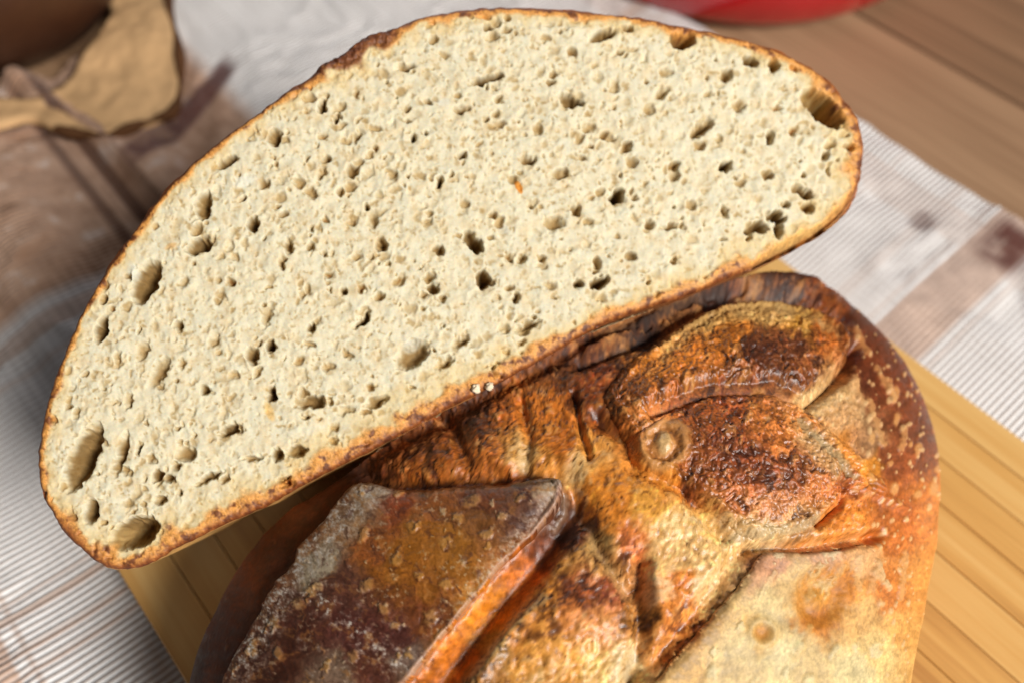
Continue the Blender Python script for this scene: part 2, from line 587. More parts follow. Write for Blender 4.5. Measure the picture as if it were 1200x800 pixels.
# ------------------------------------------------------------------ tan napkin with dark piping, folded on the towel by the bowl
def napkin():
    P = np.array([(-60, 150), (-10, 128), (28, 118), (60, 134), (92, 138), (120, 141), (150, 130), (172, 122), (196, 113), (206, 92), (210, 66), (207, 38), (200, 8), (188, -40), (150, -110), (110, -60), (126, 0), (112, 28), (92, 50), (74, 72), (50, 90), (20, 96), (-60, 96)], float)
    W_ = at_z(P[:, 0], P[:, 1] + 6, .026)[:, :2]
    O = spline(W_ * 1000, 8)                         # millimetres
    x, y, Q, d, be, _, _ = pxgrid(O, 1.6)
    cx, cy = -196.0, 420.0
    hump = 9 * sstep(75, 5, np.hypot((x - cx) * 1.0, (y - cy) * 1.1))
    z = 18 + hump + 3.2 * fbm2(x / 22, y / 22, 3, 501) + 2.5 * np.exp(-d / 3) - 2.0 * np.exp(-d / 1.2)
    V = np.stack([x, y, z], -1) / 1000
    nb = np.unique(be); mp = np.full(len(x), -1); mp[nb] = np.arange(len(nb))
    low = V[nb] - np.array([0, 0, .0035])
    n0 = len(V)
    A = np.stack([be[:, 1], be[:, 0], n0 + mp[be[:, 0]], n0 + mp[be[:, 1]]], -1)
    if np.cross(V[Q[0, 1]] - V[Q[0, 0]], V[Q[0, 2]] - V[Q[0, 0]])[2] < 0: Q = Q[:, ::-1]; A = A[:, ::-1]
    root = empty('napkin', (cx / 1000, cy / 1000, .006))
    tag(root, 'tan cloth napkin with dark brown piped edge, folded between the brown bowl and the bread', 'napkin')
    loc = np.array(root.location)
    mesh_obj('cloth', np.concatenate([V, low]) - loc, [Q, A], simple_mat('tan_cotton', (206, 166, 120), .9, .1, 0, 0, 50, .14), root)
    # piping sewn along the visible border
    Oz = O[(np.arange(len(O)) >= 8 * 3) & (np.arange(len(O)) <= 8 * 13)]
    j = [int(np.argmin((x - q[0]) ** 2 + (y - q[1]) ** 2)) for q in Oz]
    C_ = np.stack([Oz[:, 0], Oz[:, 1], z[j]], -1) / 1000
    k = 8; th = np.linspace(0, 2 * math.pi, k, endpoint=False); R = []
    for i, q in enumerate(C_):
        tg = C_[min(i + 1, len(C_) - 1)] - C_[max(i - 1, 0)]; tg /= np.linalg.norm(tg)
        nn = np.cross(tg, [0, 0, 1.0]); nn /= np.linalg.norm(nn)
        rr = .0022 + .0010 * math.sin(i * .35)
        R.append(q + np.outer(np.cos(th), nn) * rr + np.outer(np.sin(th), np.cross(nn, tg)) * rr)
    V = np.array(R).reshape(-1, 3); n = len(C_)
    F = np.array([(i * k + a, (i + 1) * k + a, (i + 1) * k + (a + 1) % k, i * k + (a + 1) % k) for i in range(n - 1) for a in range(k)])
    mesh_obj('piping', V - loc, F, simple_mat('dark_brown_thread', (88, 58, 36), .9, .1), root)


napkin()

# ------------------------------------------------------------------ round loaf, cut across at the back
LQ = [0.0281, 0.1087, 0.1164, 0.052, 2.1473, -0.0427, 0.1406, 0.0242, -0.039, -0.0319, 0.0455]
LTOP = .108


def loaf_surface(th, ph):
    cx, cy, a, z0, e = LQ[:5]
    r = a * (1 + sum(LQ[5 + 2 * k] * np.cos((k + 2) * th) + LQ[6 + 2 * k] * np.sin((k + 2) * th) for k in range(3)))
    c, s = np.cos(ph), np.sin(ph)
    rho = r * np.abs(c) ** (2 / e)
    # towards the crown the lobes die out so that the top is smooth
    z = np.where(s > 0, s * (LTOP - z0), s * .05) + z0
    return np.stack([cx + rho * np.cos(th), cy + rho * np.sin(th), z], -1)


# ---- painted crust: colour samples that carry some shading, in the photograph's frame, baked onto the loaf's own vertices
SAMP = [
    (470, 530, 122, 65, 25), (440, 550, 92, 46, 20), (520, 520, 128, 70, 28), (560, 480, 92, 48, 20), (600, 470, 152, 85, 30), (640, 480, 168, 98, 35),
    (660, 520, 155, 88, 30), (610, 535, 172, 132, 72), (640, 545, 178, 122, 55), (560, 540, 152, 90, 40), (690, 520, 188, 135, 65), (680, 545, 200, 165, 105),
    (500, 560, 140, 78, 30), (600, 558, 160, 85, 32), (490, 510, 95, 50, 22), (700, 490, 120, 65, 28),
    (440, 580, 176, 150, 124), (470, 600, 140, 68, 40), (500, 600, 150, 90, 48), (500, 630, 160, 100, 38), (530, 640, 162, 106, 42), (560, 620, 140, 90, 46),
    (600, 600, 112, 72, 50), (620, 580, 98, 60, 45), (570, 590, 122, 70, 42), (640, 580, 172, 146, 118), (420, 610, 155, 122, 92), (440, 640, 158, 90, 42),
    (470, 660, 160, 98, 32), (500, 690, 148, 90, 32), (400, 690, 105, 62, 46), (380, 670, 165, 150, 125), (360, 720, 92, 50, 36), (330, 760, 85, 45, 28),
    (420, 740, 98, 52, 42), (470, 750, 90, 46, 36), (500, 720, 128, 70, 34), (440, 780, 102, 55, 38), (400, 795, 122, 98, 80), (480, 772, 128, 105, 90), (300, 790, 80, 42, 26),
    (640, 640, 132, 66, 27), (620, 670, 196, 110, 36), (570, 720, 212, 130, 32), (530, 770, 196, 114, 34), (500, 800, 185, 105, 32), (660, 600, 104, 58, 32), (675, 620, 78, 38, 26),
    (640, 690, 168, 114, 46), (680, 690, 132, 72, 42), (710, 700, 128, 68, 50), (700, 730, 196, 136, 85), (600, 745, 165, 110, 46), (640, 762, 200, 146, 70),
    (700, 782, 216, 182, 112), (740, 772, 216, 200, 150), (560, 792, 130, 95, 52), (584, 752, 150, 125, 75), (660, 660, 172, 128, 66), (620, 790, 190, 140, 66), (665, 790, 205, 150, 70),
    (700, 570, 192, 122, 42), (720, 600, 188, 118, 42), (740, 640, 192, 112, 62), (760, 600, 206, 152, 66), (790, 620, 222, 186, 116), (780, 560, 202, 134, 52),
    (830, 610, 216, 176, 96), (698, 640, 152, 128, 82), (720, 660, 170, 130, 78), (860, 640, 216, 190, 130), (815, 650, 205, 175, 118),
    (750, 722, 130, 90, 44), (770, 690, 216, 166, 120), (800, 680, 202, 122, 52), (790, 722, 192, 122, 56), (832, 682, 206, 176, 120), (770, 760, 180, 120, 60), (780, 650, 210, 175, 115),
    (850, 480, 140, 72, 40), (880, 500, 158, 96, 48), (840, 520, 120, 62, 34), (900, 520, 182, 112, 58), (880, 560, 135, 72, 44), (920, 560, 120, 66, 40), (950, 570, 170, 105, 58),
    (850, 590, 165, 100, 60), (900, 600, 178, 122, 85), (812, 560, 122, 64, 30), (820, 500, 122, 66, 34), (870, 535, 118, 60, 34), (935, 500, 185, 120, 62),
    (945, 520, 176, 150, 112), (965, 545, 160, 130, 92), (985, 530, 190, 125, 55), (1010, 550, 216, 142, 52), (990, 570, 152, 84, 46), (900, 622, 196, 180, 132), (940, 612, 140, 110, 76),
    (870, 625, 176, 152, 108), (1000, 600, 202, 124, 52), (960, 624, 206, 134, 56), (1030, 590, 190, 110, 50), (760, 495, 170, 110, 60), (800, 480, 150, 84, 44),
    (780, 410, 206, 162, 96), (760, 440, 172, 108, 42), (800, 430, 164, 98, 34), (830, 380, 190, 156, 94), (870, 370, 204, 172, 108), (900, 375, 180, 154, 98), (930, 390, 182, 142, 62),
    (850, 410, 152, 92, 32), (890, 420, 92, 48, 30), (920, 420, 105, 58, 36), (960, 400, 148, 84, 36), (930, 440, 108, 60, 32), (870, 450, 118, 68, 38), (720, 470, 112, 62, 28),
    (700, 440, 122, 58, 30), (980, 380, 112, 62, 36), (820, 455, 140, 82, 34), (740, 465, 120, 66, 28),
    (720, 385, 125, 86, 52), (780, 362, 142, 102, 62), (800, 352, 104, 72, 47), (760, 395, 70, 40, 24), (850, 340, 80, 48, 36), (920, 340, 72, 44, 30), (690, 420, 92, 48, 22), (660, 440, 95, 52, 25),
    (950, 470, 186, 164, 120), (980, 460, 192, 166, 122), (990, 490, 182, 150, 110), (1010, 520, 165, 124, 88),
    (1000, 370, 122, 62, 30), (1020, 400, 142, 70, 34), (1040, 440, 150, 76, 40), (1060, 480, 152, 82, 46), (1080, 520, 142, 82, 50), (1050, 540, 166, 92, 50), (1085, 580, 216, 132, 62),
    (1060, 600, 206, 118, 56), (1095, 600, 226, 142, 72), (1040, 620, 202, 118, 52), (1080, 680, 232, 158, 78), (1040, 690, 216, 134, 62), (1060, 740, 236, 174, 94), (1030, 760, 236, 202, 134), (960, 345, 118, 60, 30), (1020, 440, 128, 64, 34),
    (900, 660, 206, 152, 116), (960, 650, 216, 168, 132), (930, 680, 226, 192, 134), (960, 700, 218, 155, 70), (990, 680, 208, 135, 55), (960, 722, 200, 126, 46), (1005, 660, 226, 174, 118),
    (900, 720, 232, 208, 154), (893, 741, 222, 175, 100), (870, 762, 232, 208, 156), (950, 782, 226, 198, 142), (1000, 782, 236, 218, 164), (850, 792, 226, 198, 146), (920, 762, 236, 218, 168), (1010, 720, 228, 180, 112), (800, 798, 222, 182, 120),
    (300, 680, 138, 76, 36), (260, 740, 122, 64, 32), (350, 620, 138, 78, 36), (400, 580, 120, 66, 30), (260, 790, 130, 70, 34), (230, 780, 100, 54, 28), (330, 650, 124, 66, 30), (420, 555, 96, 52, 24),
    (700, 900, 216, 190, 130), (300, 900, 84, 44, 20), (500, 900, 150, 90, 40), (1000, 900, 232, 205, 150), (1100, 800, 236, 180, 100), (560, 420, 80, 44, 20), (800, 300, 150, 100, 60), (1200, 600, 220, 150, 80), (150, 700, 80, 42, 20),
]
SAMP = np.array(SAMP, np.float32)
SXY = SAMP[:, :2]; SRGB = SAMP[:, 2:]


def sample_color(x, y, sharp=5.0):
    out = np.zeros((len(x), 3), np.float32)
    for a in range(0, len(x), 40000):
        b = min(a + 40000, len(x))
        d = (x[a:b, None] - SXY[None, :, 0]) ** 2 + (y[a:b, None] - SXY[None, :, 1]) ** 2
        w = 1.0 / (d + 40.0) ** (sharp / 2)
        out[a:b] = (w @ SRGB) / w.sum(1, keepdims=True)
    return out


def ell(x, y, cx, cy, rx, ry, ang=0):
    a = math.radians(ang)
    u = (x - cx) * math.cos(a) + (y - cy) * math.sin(a); v = -(x - cx) * math.sin(a) + (y - cy) * math.cos(a)
    return np.sqrt((u / rx) ** 2 + (v / ry) ** 2)


def over(c, m, rgb):
    return c + np.asarray(m, np.float32)[:, None] * (np.array(rgb, np.float32) - c)


POLY_FLAP = spline([(433, 568), (482, 574), (542, 569), (600, 566), (640, 561), (657, 566), (655, 590), (630, 622), (590, 662), (545, 716), (505, 765), (470, 806), (380, 850), (270, 850), (262, 800), (282, 764), (306, 724), (322, 690), (346, 664), (352, 645), (378, 618), (404, 588)], 8)
POLY_H = spline([(893, 648), (900, 645), (960, 646), (1004, 640), (1020, 642), (1040, 680), (1060, 740), (1050, 850), (900, 900), (740, 850), (770, 797), (820, 738), (862, 690)], 8)
POLY_E = spline([(737, 512), (768, 486), (812, 466), (860, 458), (905, 463), (945, 484), (985, 515), (1020, 548), (1042, 572), (1030, 582), (1000, 572), (985, 590), (962, 612), (930, 628), (890, 634), (858, 622), (832, 600), (812, 582), (790, 566), (760, 555), (742, 540)], 8)
POLY_F = spline([(708, 470), (716, 450), (740, 424), (775, 398), (820, 366), (865, 352), (920, 354), (968, 366), (994, 392), (996, 420), (975, 446), (950, 474), (930, 492), (890, 486), (850, 482), (810, 492), (776, 506), (745, 520), (722, 500)], 8)


def crust_fields(x, y, vis=None):
    """colour (linear, some shading painted in), roughness, displacement in photograph pixels for a point of the crust"""
    x = x.astype(np.float32); y = y.astype(np.float32)
    w1 = fbm2(x / 26, y / 26, 3, 11); w2 = fbm2(x / 26, y / 26, 3, 23)
    w3 = fbm2(x / 7, y / 7, 2, 31); w4 = fbm2(x / 7, y / 7, 2, 47)
    wx = x + 15 * w1 + 5 * w3; wy = y + 15 * w2 + 5 * w4
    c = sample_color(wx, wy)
    # where the crust tore open it is rough and blistered; elsewhere it is smooth with small blisters
    dflap, iflap, _ = seg_dist(x, y, POLY_FLAP)
    dh, ih, _ = seg_dist(x, y, POLY_H)
    smooth = np.zeros_like(x)
    smooth = np.maximum(smooth, iflap * 1.0)
    smooth = np.maximum(smooth, ih * 1.0)
    right = sstep(-6, 14, (x - (1000 + .10 * (y - 480))) + 10 * w1)
    smooth = np.maximum(smooth, right)
    left = sstep(-8, 8, -((x - 430) * .86 + (y - 548) * .5) - 2) * sstep(530, 560, y + .3 * (430 - x))
    smooth = np.maximum(smooth, left)
    valley = sstep(26, 14, seg_dist(x, y, [(660, 600), (620, 660), (570, 725), (515, 800), (480, 850)], False)[0] + 6 * w3)
    smooth = np.maximum(smooth, .7 * valley)
    torn = 1 - smooth
    # textures
    f1 = fbm2(wx / 11, wy / 11, 4, 61)
    rg = 1 - 2 * np.abs(fbm2(wx / 6.5, wy / 6.5, 3, 71, .6))          # ridged
    rg2 = 1 - 2 * np.abs(fbm2(x / 13 + 3 * w1, y / 13 + 3 * w2, 3, 83, .6))
    fine = fbm2(x / 2.6, y / 2.6, 3, 97, .7)
    med = fbm2(x / 34, y / 34, 3, 103)
    # colour break-up
    speck = fbm2(x / 3.6 + w1, y / 3.6 + w2, 2, 191)
    tint = torn * (.26 * rg + .46 * f1 + .20 * speck + .2 * med) + (1 - torn) * (.22 * f1 + .14 * speck + .16 * med)
    c = c * np.exp(np.clip(tint, -.8, .55))[:, None] * np.array([1.0, .97, .92], np.float32)
    hot = torn * sstep(.35, .8, rg2) * .30
    c = over(c, hot * sstep(70, 130, c[:, 0]), (206, 140, 62))
    burnt = torn * sstep(.06, .45, fbm2(wx / 20, wy / 20, 4, 131)) * .75
    c = over(c, burnt * sstep(225, 150, c[:, 0]), (76, 36, 18))
    pale = torn * sstep(.22, .50, fbm2(x / 15, y / 15, 4, 139)) * .5 * sstep(110, 190, c[:, 0])
    c = over(c, pale, (226, 192, 138))
    disp = torn * (.9 * rg + 1.9 * f1 + 0 * fine + .3 * speck + 3.4 * (1 - 2 * np.abs(fbm2(x / 24 + 2 * w1, y / 24 + 2 * w2, 3, 211, .5)))) + (1 - torn) * (1.0 * f1 + .12 * fine + 2.0 * med)
    rough = .43 + .22 * f1 - .04 * torn + .3 * left

    # small pale blisters on the right side and on the flap
    def dots(seed, cell, rmin, rmax, prob, mask, col, hgt, stretch=1.0, ang=0.0, amt=.8, wp=.28):
        nonlocal c, disp
        ca, sa = math.cos(ang), math.sin(ang)
        u = (x * ca + y * sa) / cell; v = (-x * sa + y * ca) / cell / stretch
        ui = np.floor(u).astype(np.int64); vi = np.floor(v).astype(np.int64)
        best = np.zeros_like(x)
        for a in (-1, 0, 1):
            for b in (-1, 0, 1):
                z0 = np.zeros_like(ui)
                h1 = _h(ui + a, vi + b, z0, seed) / 4294967296.0
                h2 = _h(ui + a, vi + b, z0 + 1, seed) / 4294967296.0
                h3 = _h(ui + a, vi + b, z0 + 2, seed) / 4294967296.0
                h4 = _h(ui + a, vi + b, z0 + 3, seed) / 4294967296.0
                r = (rmin + (rmax - rmin) * h3 ** 2) / cell
                d = np.hypot(u - (ui + a + h1) + wp * w4 * min(1, 14 / cell), (v - (vi + b + h2)) * (.75 + .7 * h2) + wp * w3) * (1 + 1.2 * wp * (w3 + w4))
                best = np.maximum(best, sstep(1.15, .55, d / r) * (h4 < prob))
        m = best * mask
        c = over(c, m * amt, col)
        disp = disp + m * hgt
    dots(5, 19, 2.5, 7, .42, right, (232, 172, 104), 1.2, 1.6, .25, .7, .12)
    dots(6, 9, 1.2, 3.4, .58, right, (244, 200, 140), 1.3, 1.4, .2, .75, .12)
    dots(7, 30, 3, 9, .22, iflap * 1.0, (206, 150, 78), 1.6, 1.5, .5, .65)
    dots(8, 15, 1.2, 4.0, .2, iflap * 1.0, (214, 182, 136), 1.0, 1.3, .4, .7)
    dots(9, 30, 5, 13, .5, ih * 1.0, (240, 222, 172), 2.2, 1.3, .5, .6)
    dots(10, 14, 1, 2.6, .4, left, (150, 98, 60), .8, 1, 0, .7)
    dots(13, 24, 3, 9, .5, torn * 1.0, (222, 168, 96), 2.4, 1.2, .4, .45)

    # flour: on the flap's left edge, its lower part and along its ridge
    fl = fbm2(x / 9, y / 9, 4, 151, .65)
    flour = iflap * np.clip(sstep(46, 4, seg_dist(x, y, [(436, 574), (400, 612), (352, 664), (320, 712), (285, 775)], False)[0]) * sstep(-.25, .35, fl + .05), 0, 1)
    flour = np.maximum(flour, iflap * .95 * sstep(24, 3, seg_dist(x, y, [(345, 690), (400, 720), (440, 760), (500, 790)], False)[0]) * sstep(-.05, .35, fl))
    flour = np.maximum(flour, iflap * .7 * sstep(18, 2, seg_dist(x, y, [(655, 575), (630, 612), (590, 655), (545, 708)], False)[0]) * sstep(-.3, .35, fl))
    flour = np.maximum(flour, iflap * .55 * sstep(.18, .5, fbm2(x / 24, y / 24, 3, 163)) * sstep(-.1, .4, fl))
    c = over(c, flour * .80 * (.6 + .8 * sstep(-.2, .3, speck)), (214, 198, 176))
    rough = rough + .3 * flour + .18 * ih
    rim = iflap * sstep(7, 1.5, seg_dist(x, y, [(657, 570), (650, 595), (625, 628), (590, 664), (545, 716), (505, 765), (470, 806)], False)[0])
    c = over(c, rim * .75, (196, 152, 122))
    # single blisters on the flap
    for (a, b, r1, r2, an) in ((555, 592, 12, 8, -25), (572, 630, 9, 6, -20), (432, 632, 6, 11, 25), (470, 660, 8, 9, 0), (435, 690, 10, 8, -20), (495, 678, 7, 6, 0), (525, 688, 9, 7, 20), (508, 725, 8, 12, 30),
                               (525, 640, 9, 8, 0), (455, 717, 8, 8, 0), (487, 622, 8, 7, 0), (357, 710, 9, 8, 0), (335, 767, 8, 6, 30), (420, 770, 7, 9, 0), (590, 610, 7, 5, -20), (610, 590, 8, 5, -30), (540, 612, 7, 6, 0), (380, 690, 7, 6, 0), (468, 735, 6, 5, 0)):
        rb = ell(x + 4 * w3, y + 4 * w4, a, b, r1, r2, an)
        mb = iflap * sstep(1.15, .5, rb)
        c = over(c, mb * .55, (214, 164, 98)); disp = disp + 1.9 * mb
        c = over(c, iflap * .25 * np.exp(-((rb - 1.15) / .2) ** 2), (88, 42, 24))
    # the amber heart of the flap
    c = over(c, iflap * .35 * sstep(1.2, .3, ell(wx, wy, 505, 645, 75, 50, 15)), (168, 104, 34))

    # pale specks painted as glints in the torn crust, mottling on the flap
    glint = sstep(.16, .42, fbm2(x / 3.1 + 2 * w3, y / 3.1 + 2 * w4, 2, 221)) * sstep(-.2, .3, fbm2(x / 30, y / 30, 2, 223))
    c = over(c, torn * glint * .42, (222, 162, 100))
    pore = sstep(.22, .5, fbm2(x / 3.8 + 2 * w4, y / 3.8 + 2 * w3, 2, 227))
    c = over(c, torn * pore * .28, (80, 40, 18)); disp = disp - torn * pore * .5
    mo = fbm2(wx / 15, wy / 15, 4, 229, .6)
    c = over(c, iflap * sstep(.08, .45, mo) * .5, (182, 122, 62))
    c = over(c, iflap * sstep(-.08, -.45, mo) * .5, (70, 34, 24))
    c = over(c, iflap * sstep(.12, .4, fbm2(x / 5.5, y / 5.5, 3, 233)) * sstep(0, .3, fbm2(x / 36, y / 36, 2, 239)) * .5, (206, 180, 146))
    # floury pale seams
    def seam(P, wd, col, amt=.8, dh=0.0):
        nonlocal c, disp
        m = sstep(wd, wd * .4, seg_dist(x, y, P, False)[0] + wd * .8 * w3 - wd * .25 * fl)
        c = over(c, m * amt, col)
        disp = disp + m * dh
    seam([(930, 498), (955, 520), (975, 542), (990, 560)], 8, (176, 158, 118), .65, -2)
    seam([(862, 628), (890, 625), (930, 622), (958, 606)], 8, (200, 178, 132), .65, -2)
    seam([(640, 702), (610, 722), (585, 752), (555, 790), (540, 810)], 7, (176, 152, 108), .6, 1)
    seam([(690, 610), (698, 640), (720, 668), (735, 700)], 10, (172, 142, 94), .5, -4)
    seam([(745, 768), (738, 790), (742, 810)], 8, (190, 176, 138), .6, 1)
    seam([(800, 398), (840, 372), (890, 366), (940, 378), (965, 395)], 12, (188, 160, 104), .4, 0)

    # charred grains along the torn edge, and cream blotches painted as highlights in the middle
    ch = torn * sstep(15, 4, seg_dist(x, y, [(640, 700), (612, 722), (587, 752), (557, 792), (540, 812)], False)[0]) * sstep(.05, .3, fbm2(x / 5, y / 5, 3, 251))
    c = over(c, ch * .7, (66, 48, 32)); disp = disp - 2 * ch
    for (a, b, r1, r2, an) in ((790, 622, 40, 22, -10), (740, 775, 34, 20, -50), (830, 612, 34, 14, 10), (640, 792, 40, 14, -20), (830, 684, 12, 34, 40), (770, 690, 12, 24, 10), (610, 536, 16, 26, 10), (680, 546, 22, 12, 30)):
        c = over(c, torn * .55 * sstep(1.2, .3, ell(wx, wy, a, b, r1, r2, an)) * sstep(-.3, .25, f1), (234, 212, 160))
    for (a, b, r1, r2, an) in ((668, 690, 44, 26, -25), (735, 645, 18, 24, 0), (640, 735, 30, 18, -30), (795, 722, 26, 14, -40), (560, 490, 44, 20, -25), (890, 425, 52, 24, 0), (870, 545, 60, 34, 10)):
        c = over(c, torn * .5 * sstep(1.2, .3, ell(wx, wy, a, b, r1, r2, an)) * sstep(.3, -.2, f1), (88, 42, 26))

    # big relief: creases (negative) and lips (positive)
    def crease(P, wd, dep, soft=1.0):
        nonlocal disp
        d = seg_dist(x, y, P, False)[0] + 2.0 * w3
        disp = disp - 1.45 * dep * np.exp(-(d / wd) ** 2)

    def lip(P, wd, hgt):
        nonlocal disp
        d = seg_dist(x, y, P, False)[0] + 1.5 * w3
        disp = disp + hgt * np.exp(-(d / wd) ** 2)
    crease([(430, 556), (480, 565), (540, 560), (600, 556), (650, 556)], 12, 12)
    crease([(668, 600), (630, 655), (575, 722), (520, 795), (490, 840)], 20, 20)
    crease([(670, 560), (690, 610), (700, 640), (735, 690)], 12, 9)
    crease([(752, 660), (748, 700), (752, 740), (742, 800)], 11, 14)
    crease([(870, 650), (830, 705), (790, 755), (750, 800), (720, 840)], 13, 14)
    crease([(355, 575), (440, 533), (560, 469), (640, 427), (712, 388), (800, 356)], 9, 6)
    crease([(983, 572), (980, 592), (960, 612)], 5, 14)
    crease([(880, 640), (940, 640), (1000, 632), (1030, 628)], 7, 12)
    crease([(700, 490), (735, 515), (742, 548), (800, 575), (850, 628)], 10, 9)
    crease([(765, 484), (830, 460), (900, 458), (940, 472), (985, 440), (1000, 410)], 8, 13)
    crease([(680, 425), (740, 402), (800, 372), (860, 348), (930, 350), (985, 372)], 8, 12)
    crease([(690, 400), (760, 380), (810, 352), (870, 338)], 4, 6)
    crease([(672, 460), (680, 500), (690, 535)], 4, 9)
    crease([(508, 480), (530, 500), (545, 540)], 8, 7)
    crease([(610, 470), (620, 510), (615, 545)], 7, 6)
    lip([(560, 500), (575, 540), (600, 552)], 10, 5)
    lip([(690, 410), (760, 374), (830, 338), (900, 330), (950, 338)], 8, 10)
    lip([(765, 672), (770, 700), (780, 720)], 10, 10)
    lip([(765, 790), (800, 745), (835, 700), (870, 655)], 9, 7)
    lip([(620, 716), (590, 750), (560, 795)], 9, 8)
    lip([(1000, 566), (1030, 580), (1062, 596)], 4, 5)
    seam([(648, 566), (662, 576), (662, 596), (650, 614)], 5, (150, 128, 108), .6, 6); seam([(676, 570), (688, 580), (682, 600)], 4, (146, 120, 98), .5, 4)
    disp = disp + 9 * sstep(1.0, .2, ell(x, y, 665, 735, 75, 50, -25)) + 8 * sstep(1, .2, ell(x, y, 760, 590, 70, 60, 10))
    rough = rough + .25 * sstep(22, 8, seg_dist(x, y, [(690, 406), (760, 374), (830, 340), (900, 332), (950, 338)], False)[0])
    rough = rough + .25 * sstep(26, 10, seg_dist(x, y, [(355, 575), (440, 533), (560, 469), (640, 427), (712, 388), (800, 356)], False)[0])
    # ring shaped blister
    r = ell(x + 3 * w3 + 4 * w1, y + 3 * w4 + 4 * w2, 776, 526, 28, 29, 25); r2_ = ell(x + 2 * w3, y + 2 * w4, 775, 524, 8, 14, -8)
    disp = disp * (1 - .8 * sstep(1.25, .9, r)) + 4 * np.exp(-((r - .82) / .26) ** 2) + 3.5 * sstep(1.3, .5, r2_) - 2.5 * np.exp(-((r - .55) / .18) ** 2)
    c = over(c, .8 * sstep(1.15, .85, r), (202, 150, 90)); c = over(c, .6 * np.exp(-((r - .55) / .12) ** 2), (150, 92, 42))
    c = over(c, .8 * sstep(1.2, .7, r2_), (226, 190, 126))
    # (the ring itself is smooth)
    # dents in the pale plate
    r = ell(x + 3 * w3, y + 3 * w4, 962, 700, 32, 36, 12)
    disp = disp - 7 * sstep(1.05, .5, r) + 5 * np.exp(-((x - 958) / 12) ** 2 - ((y - 704) / 12) ** 2)
    c = over(c, .55 * np.exp(-((r - .8) / .28) ** 2), (206, 132, 48))
    for ang in (-26, 0, 24):
        pass
    seam([(958, 668), (950, 700)], 6, (236, 200, 140), .35, 1); seam([(985, 664), (972, 696)], 6, (236, 200, 140), .35, 1)
    seam([(1003, 655), (1006, 690)], 6, (238, 200, 145), .4, 1); seam([(905, 672), (890, 700)], 6, (240, 216, 160), .4, 1.5)
    r = ell(x, y, 893, 741, 17, 17)
    disp = disp + 3 * np.exp(-((r - .85) / .22) ** 2) - 2 * sstep(.6, .2, r)
    c = over(c, .7 * sstep(.62, .3, r), (212, 142, 62)); c = over(c, .5 * np.exp(-((r - .9) / .2) ** 2), (240, 214, 158))
    seam([(930, 770), (945, 755), (950, 735)], 6, (232, 190, 120), .5, 1)
    # long pale blisters on the right shoulder
    for (a, b_, wd) in (((1018, 470), (1034, 518), 6), ((1040, 446), (1046, 470), 5), ((1002, 385), (1016, 412), 5), ((1026, 430), (1040, 455), 5), ((1000, 440), (1008, 470), 4), ((1060, 500), (1056, 525), 5), ((1030, 660), (1020, 690), 7), ((1060, 650), (1055, 700), 6)):
        seam([a, b_], wd, (226, 170, 108), .6, 2.0)
    # creased skin near the cut, its shade painted dark
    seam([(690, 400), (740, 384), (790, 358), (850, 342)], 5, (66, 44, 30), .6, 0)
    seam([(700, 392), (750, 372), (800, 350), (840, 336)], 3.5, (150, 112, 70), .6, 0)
    c[:, 1] *= 1 - .022 * torn
    lum = c @ np.array([.3, .59, .11], np.float32)
    c = lum[:, None] + (c - lum[:, None]) * (1.0 + .10 * sstep(205, 110, lum))[:, None]
    k = np.clip((lum / 150) ** .42, .5, 1.0) * (1 - .04 * torn * sstep(140, 205, lum))
    c = c * (1 + (k - 1) * (1 - .6 * flour) * (1 - .55 * iflap))[:, None]
    c = c * (1 + iflap[:, None] * np.array([-.05, -.03, .02], np.float32))
    return lin(np.clip(c, 5, 248)) * (.82 - .13 * ih - .08 * right * (1 - ih))[:, None], np.clip(rough, .24, .9), disp


